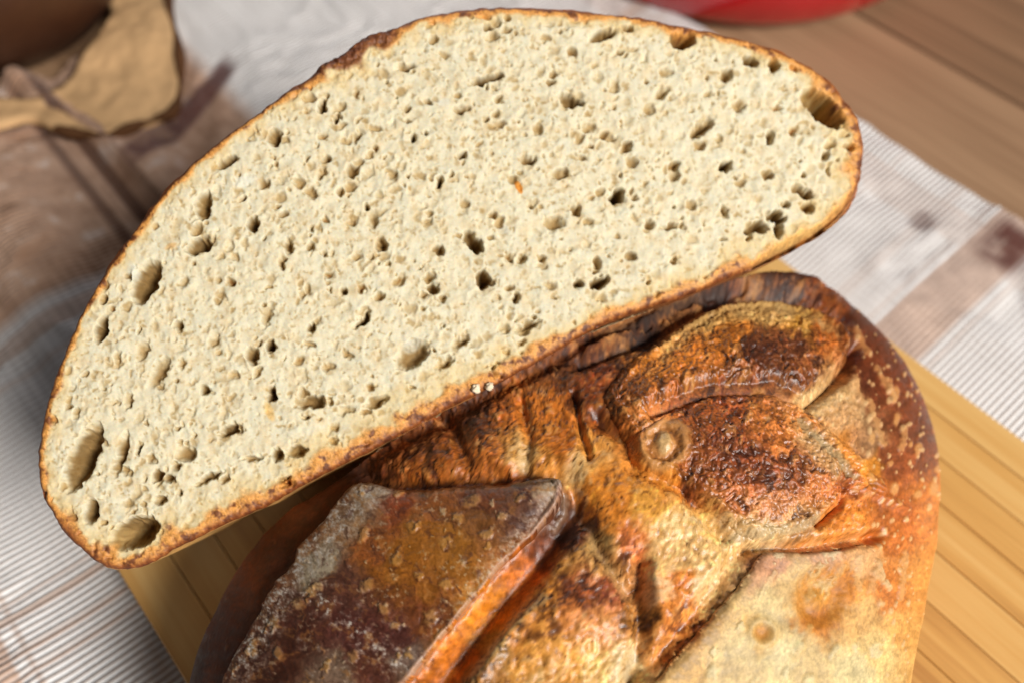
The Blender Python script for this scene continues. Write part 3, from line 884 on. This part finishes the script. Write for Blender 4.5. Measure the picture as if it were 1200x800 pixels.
def build_loaf():
    n, m = 920, 780
    u, v = np.meshgrid(np.linspace(-1, 1, n), np.linspace(-1, 1, m), indexing='ij')
    X = u * np.sqrt(1 - v * v / 2); Y = v * np.sqrt(1 - u * u / 2)
    rho = np.clip(np.hypot(X, Y), 0, 1); th = np.arctan2(Y, X)
    ph = math.pi / 2 - rho * (math.pi / 2 + .62)
    P = loaf_surface(th, ph).reshape(-1, 3)
    # normals by differences
    G = P.reshape(n, m, 3)
    nr = np.cross(np.gradient(G, axis=0), np.gradient(G, axis=1)).reshape(-1, 3)
    nr /= np.linalg.norm(nr, axis=1, keepdims=True) + 1e-12
    cen = np.array([LQ[0], LQ[1], .05])
    nr *= np.sign(((P - cen) * nr).sum(1, keepdims=True))
    px, py, d = project(P)
    eye = np.array([0, 0, CAMH])
    vw = eye - P; vw /= np.linalg.norm(vw, axis=1, keepdims=True)
    facing = (nr * vw).sum(1)
    vis = sstep(-.05, .12, facing)
    near = (facing > -.06) & (px > 120) & (px < 1180) & (py > 250) & (py < 900)
    # the rest of the crust: the same browns by three dimensional noise
    n3 = vn3(P * 90, 3) * .6 + vn3(P * 220, 4) * .4
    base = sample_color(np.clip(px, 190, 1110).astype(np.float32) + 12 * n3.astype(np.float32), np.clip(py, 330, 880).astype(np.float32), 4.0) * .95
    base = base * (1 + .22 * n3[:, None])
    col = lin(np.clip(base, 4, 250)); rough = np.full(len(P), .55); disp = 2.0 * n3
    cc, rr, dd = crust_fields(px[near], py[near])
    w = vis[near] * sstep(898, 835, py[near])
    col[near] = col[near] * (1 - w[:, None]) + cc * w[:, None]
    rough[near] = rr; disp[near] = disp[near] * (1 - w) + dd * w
    P = P + nr * (disp * d / FPX)[:, None]
    # cut face at the back: everything beyond the knife's plane is pressed onto it
    a = np.array([-.033, .115]); b = np.array([.038, .152])
    t = (b - a) / np.linalg.norm(b - a); q = np.array([-t[1], t[0]])
    off = (P[:, :2] - a) @ q - .006
    beyond = off > 0
    P[:, :2] -= np.where(beyond, off, 0)[:, None] * q
    cr = sstep(0, .004, off)
    col = col * (1 - cr[:, None]) + lin((222, 204, 160)) * cr[:, None]
    P[:, 2] = np.maximum(P[:, 2], BZ + .0006)
    F = quad_grid(n, m)
    g = P.reshape(n, m, 3)
    if np.cross(g[n // 2 + 1, m // 2] - g[n // 2, m // 2], g[n // 2, m // 2 + 1] - g[n // 2, m // 2])[2] < 0: F = F[:, ::-1]
    # drop the collapsed quads of the cut face's far rim
    loaf = empty('bread_loaf', (LQ[0], LQ[1], BZ))
    tag(loaf, 'crusty round loaf with dark scored petals and floury flap, lying on the bamboo board', 'bread')
    o = mesh_obj('crust', P - np.array(loaf.location), F, M_crust, loaf, {'Col': col, 'Rough': rough})
    return loaf


def base_hit(px, py):
    """where the camera's ray meets the undisplaced loaf, and the surface normal there"""
    r = ray(px, py)
    lo = np.full(len(px), .17); hi = np.full(len(px), .30)
    cx, cy, a, z0, e = LQ[:5]

    def val(p):
        dx, dy = p[:, 0] - cx, p[:, 1] - cy
        th = np.arctan2(dy, dx)
        rr = a * (1 + sum(LQ[5 + 2 * k] * np.cos((k + 2) * th) + LQ[6 + 2 * k] * np.sin((k + 2) * th) for k in range(3)))
        rn = (np.hypot(dx, dy) / rr)
        zn = np.clip((p[:, 2] - z0) / (LTOP - z0), 0, None)
        return rn ** e + zn ** 2 - 1
    eye = np.array([0, 0, CAMH])
    ts = np.linspace(.17, .33, 60)
    hit = np.full(len(px), .30); done = np.zeros(len(px), bool)
    for t0, t1 in zip(ts[:-1], ts[1:]):
        f = val(eye + r * t1) < 0
        new = f & ~done
        lo = np.where(new, t0, lo); hi = np.where(new, t1, hi); done |= new
    for k in range(18):
        mid = (lo + hi) / 2
        f = val(eye + r * mid[:, None]) < 0
        hi = np.where(f, mid, hi); lo = np.where(f, lo, mid)
    p = eye + r * hi[:, None]
    g = np.stack([(val(p + dv) - val(p - dv)) for dv in np.eye(3) * 5e-4], -1)
    g /= np.linalg.norm(g, axis=1, keepdims=True)
    return p, g, hi


def patch(parent, poly, height, label, step=1.1, extra=None):
    """a plate of crust lifted off the loaf, with its own torn edge"""
    poly = np.array(poly) + np.stack([4.2 * fbm2(poly[:, 0] / 20, poly[:, 1] / 20, 4, 7, .6), 4.2 * fbm2(poly[:, 0] / 20, poly[:, 1] / 20, 4, 9, .6)], -1)
    x, y, Q, d, be, _, _ = pxgrid(poly, step)
    p, g, t = base_hit(x, y)
    c, r, disp = crust_fields(x, y)
    h = height(x, y, d)
    # creases written for the loaf below do not cut through the plate
    P = p + g * ((np.clip(disp, -7, 16) + h) * t / FPX)[:, None]
    # skirt
    nb = np.unique(be)
    low = p[nb] + g[nb] * (-26 * t[nb] / FPX)[:, None]
    mid = p[nb] + g[nb] * ((.4 * (disp[nb] + h[nb]) - 8) * t[nb] / FPX)[:, None]
    mp = np.full(len(P), -1); mp[nb] = np.arange(len(nb))
    n0 = len(P); n1 = n0 + len(nb)
    A = np.stack([be[:, 1], be[:, 0], n0 + mp[be[:, 0]], n0 + mp[be[:, 1]]], -1)
    B = np.stack([n0 + mp[be[:, 1]], n0 + mp[be[:, 0]], n1 + mp[be[:, 0]], n1 + mp[be[:, 1]]], -1)
    V = np.concatenate([P, mid, low])
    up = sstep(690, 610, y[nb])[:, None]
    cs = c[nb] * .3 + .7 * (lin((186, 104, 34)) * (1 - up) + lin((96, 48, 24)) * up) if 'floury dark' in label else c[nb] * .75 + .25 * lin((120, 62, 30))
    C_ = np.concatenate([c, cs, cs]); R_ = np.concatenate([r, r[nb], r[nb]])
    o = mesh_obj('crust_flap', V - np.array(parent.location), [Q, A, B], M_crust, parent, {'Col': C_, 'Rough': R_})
    o['label'] = label
    return o


loaf = build_loaf()


def h_flap(x, y, d):
    # highest along the lifted ridge at its right edge, sinking towards the left and the bottom
    dr = seg_dist(x, y, [(657, 570), (650, 595), (625, 628), (590, 664), (545, 716), (505, 765), (470, 806)], False)[0]
    dt = seg_dist(x, y, [(433, 568), (482, 574), (542, 569), (600, 566), (650, 561)], False)[0]
    dl = seg_dist(x, y, [(433, 568), (404, 588), (378, 618), (352, 645), (322, 690), (282, 764)], False)[0]
    h = 6 + 9 * np.exp(-dr / 40) + 5 * np.exp(-(dr / 5) ** 2) + 4 * np.exp(-dt / 30) + 5 * np.exp(-dl / 25)
    return h - 5 * np.exp(-d / 2.5) + 9 * (1 - np.exp(-d / 45))


def h_plate(x, y, d):
    de = seg_dist(x, y, [(740, 845), (770, 797), (820, 738), (862, 690), (893, 648), (900, 645), (960, 646), (1004, 640)], False)[0]
    k = sstep(60, 0, de)
    return -6 + 15 * k - 3 * np.exp(-d / 2.0) - 8 * sstep(.0, 1, (x - 1000) / 40) * (1 - k)


def h_petal(x, y, d):
    return -6 + 13 * (1 - np.exp(-d / 14)) + 16 * (1 - np.exp(-d / 42)) + 5 * sstep(12, 4, np.abs(d - 7))


patch(loaf, POLY_FLAP, h_flap, 'floury dark flap of crust with a pale lifted edge')
patch(loaf, POLY_H, h_plate, 'smooth cream coloured plate of crust with amber dents')
patch(loaf, POLY_F, h_petal, 'upper scored petal, yellowish above and burnt in the middle')
patch(loaf, POLY_E, h_petal, 'burnt red brown scored petal with a floury seam')

# ------------------------------------------------------------------ half loaf with its cut face to the viewer
OUT = [(43, 545), (47, 500), (58, 455), (75, 410), (92, 370), (118, 325), (150, 278), (185, 232), (225, 190), (262, 160), (300, 132), (335, 107), (366, 87),
       (374, 76), (400, 61), (430, 40), (460, 32), (500, 17), (550, 10), (600, 7), (650, 10), (700, 13), (765, 22), (820, 33), (880, 47), (930, 66), (970, 90), (991, 115), (1006, 135),
       (1014, 165), (1012, 200), (1004, 230), (987, 256), (957, 279), (920, 298), (886, 313), (848, 328), (807, 346), (759, 361), (712, 378), (680, 395), (640, 418), (600, 440),
       (560, 461), (520, 481), (482, 502), (440, 525), (400, 545), (355, 568), (310, 594), (265, 613), (235, 628), (205, 643), (181, 657), (160, 665), (130, 666), (112, 658), (95, 645), (75, 625), (58, 600), (47, 575)]
OUTS = spline(OUT, 8)
OUTS = OUTS + np.stack([2.0 * fbm2(OUTS[:, 0] / 11, OUTS[:, 1] / 11, 4, 201, .6), 2.0 * fbm2(OUTS[:, 0] / 11, OUTS[:, 1] / 11, 4, 203, .6)], -1)
_pl = [at_depth(150., 660., .2325), at_depth(840., 330., .2630), at_depth(430., 50., .2600)]
FN = np.cross(_pl[1] - _pl[0], _pl[2] - _pl[0]); FN /= np.linalg.norm(FN)
if FN @ (np.array([0, 0, CAMH]) - _pl[0]) < 0: FN = -FN


def on_face(x, y):
    r = ray(x, y); eye = np.array([0, 0, CAMH])
    t = ((_pl[0] - eye) @ FN) / (r @ FN)
    return eye + r * t[..., None], t


HOLES = [  # x, y, rx, ry, angle, depth factor, tan amount
    (264, 191, 15, 5, -30, 1.5, .5), (322, 160, 9, 12, 0, .6, .5), (383, 186, 6, 5, 0, .8, .3), (377, 124, 6, 10, 10, 1, .4), (395, 138, 5, 6, 0, .9, .2), (238, 240, 10, 20, 12, .55, .8),
    (233, 288, 17, 10, -22, .9, .5), (297, 262, 8, 10, 20, .9, .5), (170, 330, 15, 30, 24, .6, .7), (363, 290, 5, 7, 0, .7, .2), (338, 288, 6, 9, 0, .7, .4), (380, 298, 4, 4, 0, .8, .2),
    (119, 385, 7, 18, 22, 1.1, .4), (210, 382, 7, 9, 0, .6, .3), (313, 370, 7, 16, 20, .5, .5), (365, 383, 5, 6, 0, .9, .1), (331, 252, 7, 4, 0, .8, .3), (333, 305, 6, 4, 0, .8, .2),
    (475, 78, 15, 5, -10, .8, .5), (570, 93, 23, 5, -14, 1.5, .6), (573, 32, 7, 6, 0, .8, .3), (594, 35, 7, 5, 0, .6, .3), (705, 41, 19, 7, -16, .9, .5), (735, 32, 7, 4, 0, 1.1, .6), (738, 57, 15, 4, -3, .5, .4),
    (800, 45, 18, 11, -8, 1.1, 1), (668, 117, 17, 8, 15, .9, .3), (502, 120, 8, 4, 40, .8, .3), (478, 127, 4, 4, 0, .8, .2), (477, 143, 4, 4, 0, .8, .2), (484, 162, 5, 5, 0, 1.4, .2), (500, 155, 3, 3, 0, 1.4, .2),
    (540, 128, 10, 6, -20, .7, .4), (585, 117, 7, 5, 0, .6, .3), (721, 100, 5, 11, 5, .5, .5), (645, 98, 5, 5, 0, .6, .4), (622, 242, 4, 4, 0, .9, .2), (515, 213, 5, 7, 20, 1.3, .2), (541, 182, 4, 6, 30, 1.1, .2),
    (618, 187, 10, 7, 0, .6, .4), (655, 203, 12, 8, -10, .5, .5), (680, 185, 10, 4, 15, .6, .3), (723, 230, 8, 11, 35, 1.4, .3), (647, 261, 14, 9, 0, .5, .6), (553, 283, 18, 8, 52, 1.1, .4), (566, 327, 9, 12, -25, 1.1, .4),
    (437, 257, 8, 12, 10, .5, .5), (447, 287, 9, 9, 0, .6, .4), (514, 293, 7, 8, 0, .7, .3), (612, 304, 7, 6, 0, .6, .3), (635, 303, 7, 5, 0, .7, .3), (507, 338, 7, 8, 0, .9, .4), (604, 349, 5, 6, 0, .9, .3),
    (702, 330, 13, 8, -25, 1.0, .4), (678, 333, 5, 6, 0, 1.2, .3), (784, 265, 13, 4, -10, .9, .4), (760, 263, 7, 6, 0, .6, .3), (425, 375, 16, 5, -48, 1.1, .4), (402, 342, 4, 6, 0, 1.3, .2), (617, 382, 20, 5, -25, .8, .4),
    (700, 308, 6, 9, 0, .6, .4), (879, 72, 9, 7, 10, .9, .7), (908, 76, 7, 8, 0, .9, .8), (965, 127, 34, 15, 42, 1.0, 1), (997, 172, 10, 5, 5, 1.2, 1), (822, 150, 19, 8, -42, .6, .4), (902, 160, 5, 11, 10, .8, .3),
    (851, 195, 7, 6, -30, 1.5, .3), (843, 162, 5, 7, 0, .5, .3), (900, 205, 10, 5, 10, .7, .4), (868, 215, 9, 6, 0, .5, .4), (941, 225, 16, 7, 28, .8, .5), (948, 243, 9, 8, 0, .6, .6), (909, 254, 14, 7, 8, 1.2, .5),
    (912, 268, 5, 12, 5, 1.2, .5), (885, 267, 15, 7, -20, .9, .5), (849, 247, 4, 8, -20, 1, .3), (847, 281, 6, 3, 0, .9, .3), (970, 200, 3, 6, 0, 1.1, .3), (97, 535, 17, 48, 24, .55, .5), (142, 530, 7, 30, 14, .6, .5),
    (106, 598, 9, 18, 5, .8, .5), (84, 603, 5, 10, -10, .7, .4), (157, 624, 32, 19, -24, .7, .6), (335, 565, 12, 8, 10, 1.0, 1), (317, 405, 6, 8, 0, 1.4, .2), (295, 415, 9, 12, 0, .6, .4), (318, 460, 7, 10, 10, 1, .3),
    (363, 470, 20, 9, -8, .6, .4), (268, 504, 15, 6, -35, 1.1, .3), (240, 457, 8, 7, 0, .8, .4), (162, 526, 4, 10, 15, 1.2, .3), (186, 435, 9, 24, 28, .5, .4), (167, 410, 8, 14, 20, .45, .4), (217, 530, 14, 12, 0, .4, .5),
    (325, 533, 8, 8, 0, .8, .4), (347, 528, 14, 8, -10, .7, .5), (184, 558, 7, 8, 30, .8, .4), (198, 560, 6, 8, 30, .8, .4), (206, 545, 5, 7, 0, .7, .3), (243, 560, 22, 5, -28, .8, .4), (187, 585, 8, 6, -20, .7, .4), (210, 577, 4, 4, 0, .9, .3),
    (150, 590, 8, 6, 0, .5, .4), (295, 536, 14, 4, -6, .8, .4), (120, 455, 4, 3, 0, .8, .2), (80, 475, 5, 4, 0, .8, .3), (482, 415, 24, 16, -35, .5, .1), (590, 385, 10, 6, -20, .5, .4), (540, 400, 14, 6, -30, .6, .3),
    (440, 470, 16, 7, -25, .6, .3), (520, 425, 14, 6, -30, .6, .3), (215, 330, 6, 9, 20, .5, .3), (260, 345, 7, 6, 0, .5, .4), (150, 470, 5, 10, 20, .6, .3), (275, 300, 6, 5, 0, .5, .3), (310, 215, 9, 6, -20, .6, .3), (350, 215, 7, 9, 0, .5, .4),
    (410, 220, 8, 6, 0, .5, .4), (460, 205, 6, 8, 0, .5, .4), (545, 240, 8, 6, 0, .5, .4), (585, 260, 6, 9, 0, .5, .4), (690, 260, 8, 6, 0, .5, .4), (740, 190, 9, 7, 0, .5, .4), (790, 205, 8, 10, 0, .45, .4), (760, 130, 9, 7, 0, .5, .4), (830, 110, 7, 5, 0, .5, .4),
    (865, 125, 8, 7, 0, .5, .4), (690, 150, 9, 6, 0, .5, .4), (630, 150, 7, 9, 0, .5, .4), (600, 210, 6, 6, 0, .5, .4), (440, 150, 9, 6, 0, .5, .4), (405, 165, 8, 6, 0, .4, .4), (520, 65, 9, 5, 0, .5, .4), (640, 45, 9, 5, 0, .5, .4), (780, 85, 9, 6, 0, .5, .4),
    (250, 400, 7, 10, 20, .5, .4), (275, 440, 8, 6, 0, .5, .4), (385, 430, 9, 6, -20, .5, .4), (405, 480, 12, 6, -20, .5, .3), (360, 340, 6, 8, 0, .5, .3), (470, 330, 6, 8, 0, .5, .3), (645, 335, 9, 6, 0, .5, .3), (740, 300, 8, 5, 0, .6, .3), (810, 240, 8, 6, 0, .5, .3),
]


def build_half():
    step = 1.0
    x, y, Q, d, be, used, (gx, gy) = pxgrid(OUTS, step)
    nx_, ny_ = len(gx), len(gy)
    GX, GY = np.meshgrid(gx, gy, indexing='ij')
    GX = GX.astype(np.float32); GY = GY.astype(np.float32)
    w1 = fbm2(GX / 10, GY / 10, 2, 301); w2 = fbm2(GX / 10, GY / 10, 2, 307)
    # loose spongy ground
    Hh = .7 * fbm2(GX / 7, GY / 7, 2, 311, .5) + 3.0 * fbm2(GX / 22, GY / 22, 3, 313) + .22 * fbm2(GX / 2.4, GY / 2.4, 2, 317)
    H0 = Hh.copy()
    tan = np.zeros_like(Hh)
    w5 = fbm2(GX / 4.2, GY / 4.2, 2, 351); w6 = fbm2(GX / 4.2, GY / 4.2, 2, 357)
    WX = GX + 4.4 * w1 + 1.7 * w5; WY = GY + 4.4 * w2 + 1.7 * w6

    def hole(cx, cy, rx, ry, ang, dep, tn, boost=1.0):
        R = max(rx, ry) * 1.35 + 3
        i0, i1 = int((cx - R - gx[0]) / step), int((cx + R - gx[0]) / step) + 2
        j0, j1 = int((cy - R - gy[0]) / step), int((cy + R - gy[0]) / step) + 2
        i0, j0 = max(i0, 0), max(j0, 0); i1, j1 = min(i1, nx_), min(j1, ny_)
        if i1 <= i0 or j1 <= j0: return
        X = WX[i0:i1, j0:j1] - cx; Y = WY[i0:i1, j0:j1] - cy
        ca, sa = math.cos(ang), math.sin(ang)
        u = (X * ca + Y * sa) / rx; v = (-X * sa + Y * ca) / ry
        r2 = u * u + v * v
        D = dep * (2.4 if dep > .5 else 1.7) * boost * min(rx, ry)
        sk = (u * (ca * .8 + sa * .6) + v * (-sa * .8 + ca * .6))          # cells run in under the crumb to one side
        skew = .5 if max(rx, ry) > 9 else 0.0
        prof = np.where(r2 < 1, -D * np.clip(1 - r2, 0, 1) ** 1.1 / (1.0 - skew * np.clip(sk, -1, 1)), 0)
        Hs = Hh[i0:i1, j0:j1]
        cand = np.where(r2 < 1, .35 * H0[i0:i1, j0:j1] + prof, Hs)
        # thin bright lip round the mouth
        Hs += np.where((r2 >= 1) & (r2 < 1.6), .35 * (1.6 - r2), 0) * max(0.0, 1 - min(rx, ry) / 5)
        np.minimum(Hs, cand, out=Hs)
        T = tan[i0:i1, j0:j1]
        np.maximum(T, tn * sstep(1.0, .0, r2) * (np.clip(.72 + .45 * sk, .15, 1) if max(rx, ry) > 9 else 1.0), out=T)  # larger holes: tint heavier on one side, as painted shade
    r_ = np.random.default_rng(5)
    # small cells, drawn out along the crumb's flow
    def scatter(n, radii, depths, tans, stretch):
        cx = r_.uniform(gx[0], gx[-1], n); cy = r_.uniform(gy[0], gy[-1], n)
        lf = sstep(520, 180, cx)                                   # towards the left end the cells are drawn out upwards
        fl = np.radians(-18 - 38 * lf) + .8 * fbm2(cx / 140, cy / 140, 2, 337) + r_.normal(0, .5, n)
        size = 1 + .45 * fbm2(cx / 55, cy / 55, 3, 331)
        rad = radii(n) * size
        el_ = np.clip(1 + np.abs(r_.normal(0, stretch + .45 * lf, n)), 1, 3.0)
        dp = depths(n); tn = tans(n) * np.clip(dp * 3.4, .25, 1)      # deeper cells get gelled tan floors with shade painted in
        for k in np.argsort(-rad):
            hole(cx[k], cy[k], rad[k] * math.sqrt(el_[k]), rad[k] / math.sqrt(el_[k]), fl[k], dp[k], tn[k])
    # the foam: broad shallow cells that touch, with thin pale walls left between them
    scatter(9500, lambda n: np.clip(3.0 * np.exp(r_.normal(0, .40, n)), 1.5, 8.5), lambda n: .06 + .36 * r_.random(n) ** 1.6, lambda n: .8 * r_.random(n) ** 1.0, .5)
    scatter(5200, lambda n: np.clip(1.7 * np.exp(r_.normal(0, .30, n)), 1.0, 3.2), lambda n: r_.uniform(.25, .6, n), lambda n: r_.uniform(.2, .8, n), .5)
    scatter(2600, lambda n: np.clip(1.25 * np.exp(r_.normal(0, .25, n)), .9, 2.2), lambda n: r_.uniform(.6, 1.3, n), lambda n: r_.uniform(.5, 1.0, n), .7)
    # pores that open into deeper cells
    scatter(950, lambda n: np.clip(1.9 * np.exp(r_.normal(0, .38, n)), 1.2, 5.0), lambda n: r_.uniform(1.0, 1.7, n), lambda n: r_.uniform(.5, .95, n), .5)
    scatter(230, lambda n: r_.uniform(4, 8, n), lambda n: r_.uniform(.5, .9, n), lambda n: r_.uniform(.6, .95, n), .5)
    for (a, b, rx, ry, ang, dep, tn) in HOLES:
        hole(a, b, rx, ry, math.radians(ang), dep, min(1, tn + .3), 1.5)
    for _ in range(1):
        Hp = np.pad(Hh, 1, mode='edge')
        Hh = .36 * Hh + .12 * (Hp[:-2, 1:-1] + Hp[2:, 1:-1] + Hp[1:-1, :-2] + Hp[1:-1, 2:]) + .04 * (Hp[:-2, :-2] + Hp[2:, 2:] + Hp[:-2, 2:] + Hp[2:, :-2])
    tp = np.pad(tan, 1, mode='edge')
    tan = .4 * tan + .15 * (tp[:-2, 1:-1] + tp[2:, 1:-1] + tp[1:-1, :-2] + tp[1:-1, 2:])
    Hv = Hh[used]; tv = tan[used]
    # torn crumbs near the bottom right of the face
    # crust width round the outline
    wk = np.array([(43, 545, 9), (75, 410, 8), (150, 278, 8), (262, 160, 9), (340, 105, 9), (372, 80, 12), (400, 64, 22), (440, 40, 20), (475, 28, 10), (600, 7, 8), (765, 22, 9), (800, 30, 14), (850, 38, 9), (930, 66, 10), (991, 115, 16),
                   (1012, 180, 17), (1004, 230, 15), (957, 279, 18), (886, 313, 15), (807, 346, 13), (712, 378, 12), (600, 440, 16), (520, 481, 20), (440, 525, 21), (355, 568, 17), (265, 613, 19), (205, 643, 17), (160, 665, 14), (112, 658, 20), (75, 625, 17), (50, 585, 10)], float)
    dd = (x[:, None] - wk[None, :, 0]) ** 2 + (y[:, None] - wk[None, :, 1]) ** 2
    ww = 1 / (dd + 100) ** 2
    wid = (ww * wk[None, :, 2]).sum(1) / ww.sum(1)
    wn = fbm2(x / 9, y / 9, 3, 401); wn2 = fbm2(x / 30, y / 30, 2, 409); fine = fbm2(x / 2.5, y / 2.5, 3, 419, .7)
    e = d / (1.15 * wid * (1 + .3 * wn + .75 * wn2))            # 0 at the rim, 1 where crumb begins
    iscrust = e < 1
    # crumb colour: cream, a little greyer at the top, the pits tan with painted shade
    c = np.tile(np.array([229, 219, 190], np.float32), (len(x), 1))
    g = fbm2(x / 40, y / 40, 3, 421)
    g2 = fbm2(x / 16, y / 16, 3, 423)
    c = c * (1 + .04 * g + .03 * fine)[:, None]
    c = over(c, .6 * sstep(.0, .5, g2), (226, 204, 164)); c = over(c, .5 * sstep(.0, .5, -g2), (224, 221, 200))
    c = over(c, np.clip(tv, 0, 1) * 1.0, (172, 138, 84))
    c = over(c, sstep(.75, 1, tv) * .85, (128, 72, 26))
    pit_shade = sstep(-4.0, -15, Hv)
    c = over(c, pit_shade * .7, (122, 88, 40))  # shade painted into the colour, darker with depth
    # pale highlights painted into some pits
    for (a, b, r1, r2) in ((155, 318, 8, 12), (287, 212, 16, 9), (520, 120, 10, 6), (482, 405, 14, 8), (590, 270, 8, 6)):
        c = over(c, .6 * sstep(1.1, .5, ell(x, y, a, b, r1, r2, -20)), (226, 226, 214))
    c = over(c, .85 * sstep(1.05, .8, ell(x + 2 * wn, y + 2 * wn, 608, 219, 9, 4, 62)), (216, 132, 40))
    c = over(c, .6 * sstep(1.1, .5, ell(x, y, 316, 482, 6, 14, -20)), (238, 190, 110))
    c = over(c, .5 * sstep(1.2, .5, ell(x, y, 200, 289, 9, 4, -20)), (205, 150, 80))
    # toasted fade next to the crust, then crust
    fade = sstep(2.6, .9, e)
    c = over(c, fade * .45, (226, 190, 122))
    low = sstep(-20, 30, (y - (660 - .47 * (x - 160))))   # along the base
    right = sstep(860, 930, x) * sstep(200, 270, y)
    cr_in = np.array([222, 156, 80], np.float32); cr_out = np.array([128, 66, 26], np.float32)
    t = sstep(.62, .02, e + .3 * wn)[:, None]
    cc = cr_in * (1 - t) + cr_out * t
    cc = over(cc, right * .75, (228, 186, 114))
    chunk = sstep(1.25, .8, ell(x, y, 418, 56, 52, 24, -32))
    cc = over(cc, chunk * .8, (98, 50, 24))
    cc = over(cc, .8 * sstep(.08, .4, fbm2(x / 13, y / 13, 3, 433)) * (1 - right), (92, 44, 18))
    cc = over(cc, .45 * sstep(.1, .5, fbm2(x / 8, y / 8, 3, 437)), (224, 150, 72))
    burn = sstep(1.1, .4, ell(x, y, 95, 632, 40, 30, 35)); cc = over(cc, burn * .4 * sstep(-.2, .3, wn), (110, 54, 22))
    cc = cc * (1 + .25 * fine + .15 * wn)[:, None]
    m = sstep(1.2, .70, e + .2 * wn)[:, None]
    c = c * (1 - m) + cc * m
    # the crust is denser: shallower cells, rounded rim
    hgt = Hv * (1 - .72 * m[:, 0] * (1 - sstep(.6, 1, tv))) + m[:, 0] * (1.1 * wn + .5 * fine + .6) - 7.0 * np.exp(-d / 3.0) - right * 22 * sstep(1.0, 0, e) ** 1.6
    hgt += chunk * 3 * wn
    P, t_ = on_face(x, y)
    P3 = P + FN * (hgt * t_ / FPX)[:, None]
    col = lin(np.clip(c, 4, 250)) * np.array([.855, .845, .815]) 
    rough = np.where(iscrust, .6, .9) + .1 * wn
    # split into crumb and crust
    qc = iscrust[Q].sum(1) >= 3
    half = empty('half_loaf', (.0, .30, BZ))
    tag(half, 'half loaf of white bread, its holey cut face up, leaning on the crusty loaf', 'bread')
    loc = np.array(half.location)

    def sub(Qs, extraV=None, extraC=None, extraQ=None, name='crumb', mat=None):
        ids = np.unique(Qs); mp = np.full(len(x), -1); mp[ids] = np.arange(len(ids))
        V = P3[ids]; C_ = col[ids]; R_ = rough[ids]
        fs = [mp[Qs]]
        if extraV is not None:
            base = len(V)
            V = np.concatenate([V, extraV]); C_ = np.concatenate([C_, extraC]); R_ = np.concatenate([R_, np.full(len(extraV), .55)])
            fs += extraQ(mp, base)
        return mesh_obj(name, V - loc, fs, mat, half, {'Col': C_, 'Rough': np.clip(R_, .3, .95)})
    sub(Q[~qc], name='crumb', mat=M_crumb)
    # crust: rings running back from the rim to the domed end of the half loaf
    nb = np.unique(be); mpb = np.full(len(x), -1); mpb[nb] = np.arange(len(nb))
    bp, _ = on_face(x[nb], y[nb])
    mid, _ = on_face(np.array([590.]), np.array([425.]))
    mid = mid[0]
    T = .108
    ks = np.concatenate([np.linspace(.002, .02, 6), np.linspace(.028, T * .999, 26)])
    EV, EC = [], []
    base_side = sstep(-60, 10, (y[nb] - (660 - .42 * (x[nb] - 160))))
    for t in ks:
        s = math.sqrt(max(0, 1 - (t / T) ** 2))
        bul = 1 + .004 * math.sin(min(t / .012, 1) * math.pi)
        p = mid + (bp - mid) * (s * bul) - FN * t
        nz = vn3(p * 140, 9) * .6 + vn3(p * 320, 12) * .4
        rad = (bp - mid) / np.linalg.norm(bp - mid, axis=1, keepdims=True)
        p = p + rad * (nz * .0011 * s)[:, None]
        EV.append(p)
        cb = np.array([150, 84, 36]) * (1 - base_side[:, None]) + np.array([206, 158, 92]) * base_side[:, None]
        EC.append(lin(np.clip(cb * (1 + .3 * nz)[:, None], 4, 250)))
    EV = np.concatenate(EV); EC = np.concatenate(EC)
    print('half loaf lowest', EV[:, 2].min())
    EV[:, 2] = np.maximum(EV[:, 2], BZ + .0004)
    nbn = len(nb)

    def eq(mp, base):
        fs = [np.stack([mp[be[:, 1]], mp[be[:, 0]], base + mpb[be[:, 0]], base + mpb[be[:, 1]]], -1)]
        for k in range(len(ks) - 1):
            a = base + k * nbn; b = a + nbn
            fs.append(np.stack([a + mpb[be[:, 1]], a + mpb[be[:, 0]], b + mpb[be[:, 0]], b + mpb[be[:, 1]]], -1))
        return fs
    # every border vertex must belong to the crust piece
    sub(Q[qc], EV, EC, eq, 'crust', M_crust)
    return half


half = build_half()

# ------------------------------------------------------------------ loose crumbs lying where the half loaf meets the crusty loaf
M_loose = simple_mat('loose_crumb', (228, 208, 178), .9, .2, 0, 0, 900, .2)


def crumb(px, py, r, seed, label):
    p, t = on_face(np.array([px]), np.array([py]))
    p = p[0] + FN * r * .1
    a = np.linspace(0, math.pi, 12); b = np.linspace(0, 2 * math.pi, 18, endpoint=False)
    A, B = np.meshgrid(b, a, indexing='ij')
    u = np.stack([np.sin(B) * np.cos(A), np.sin(B) * np.sin(A), np.cos(B)], -1).reshape(-1, 3)
    k = 1 + .45 * vn3(u * 2.2 + seed * 7.3, seed) + .25 * vn3(u * 5 + seed, seed + 1)
    V = u * (k * r)[:, None]
    o = mesh_obj('bread_crumb', V, quad_grid(18, 12, True), M_loose)
    o.location = p
    tag(o, label, 'crumb', 'white crumbs on the lower crust edge')
    return o


crumb(557., 455., .0014, 3, 'small white crumb on the lower crust edge, the left one of a pair')
crumb(573., 452., .0012, 5, 'small white crumb on the lower crust edge, the right one of a pair')
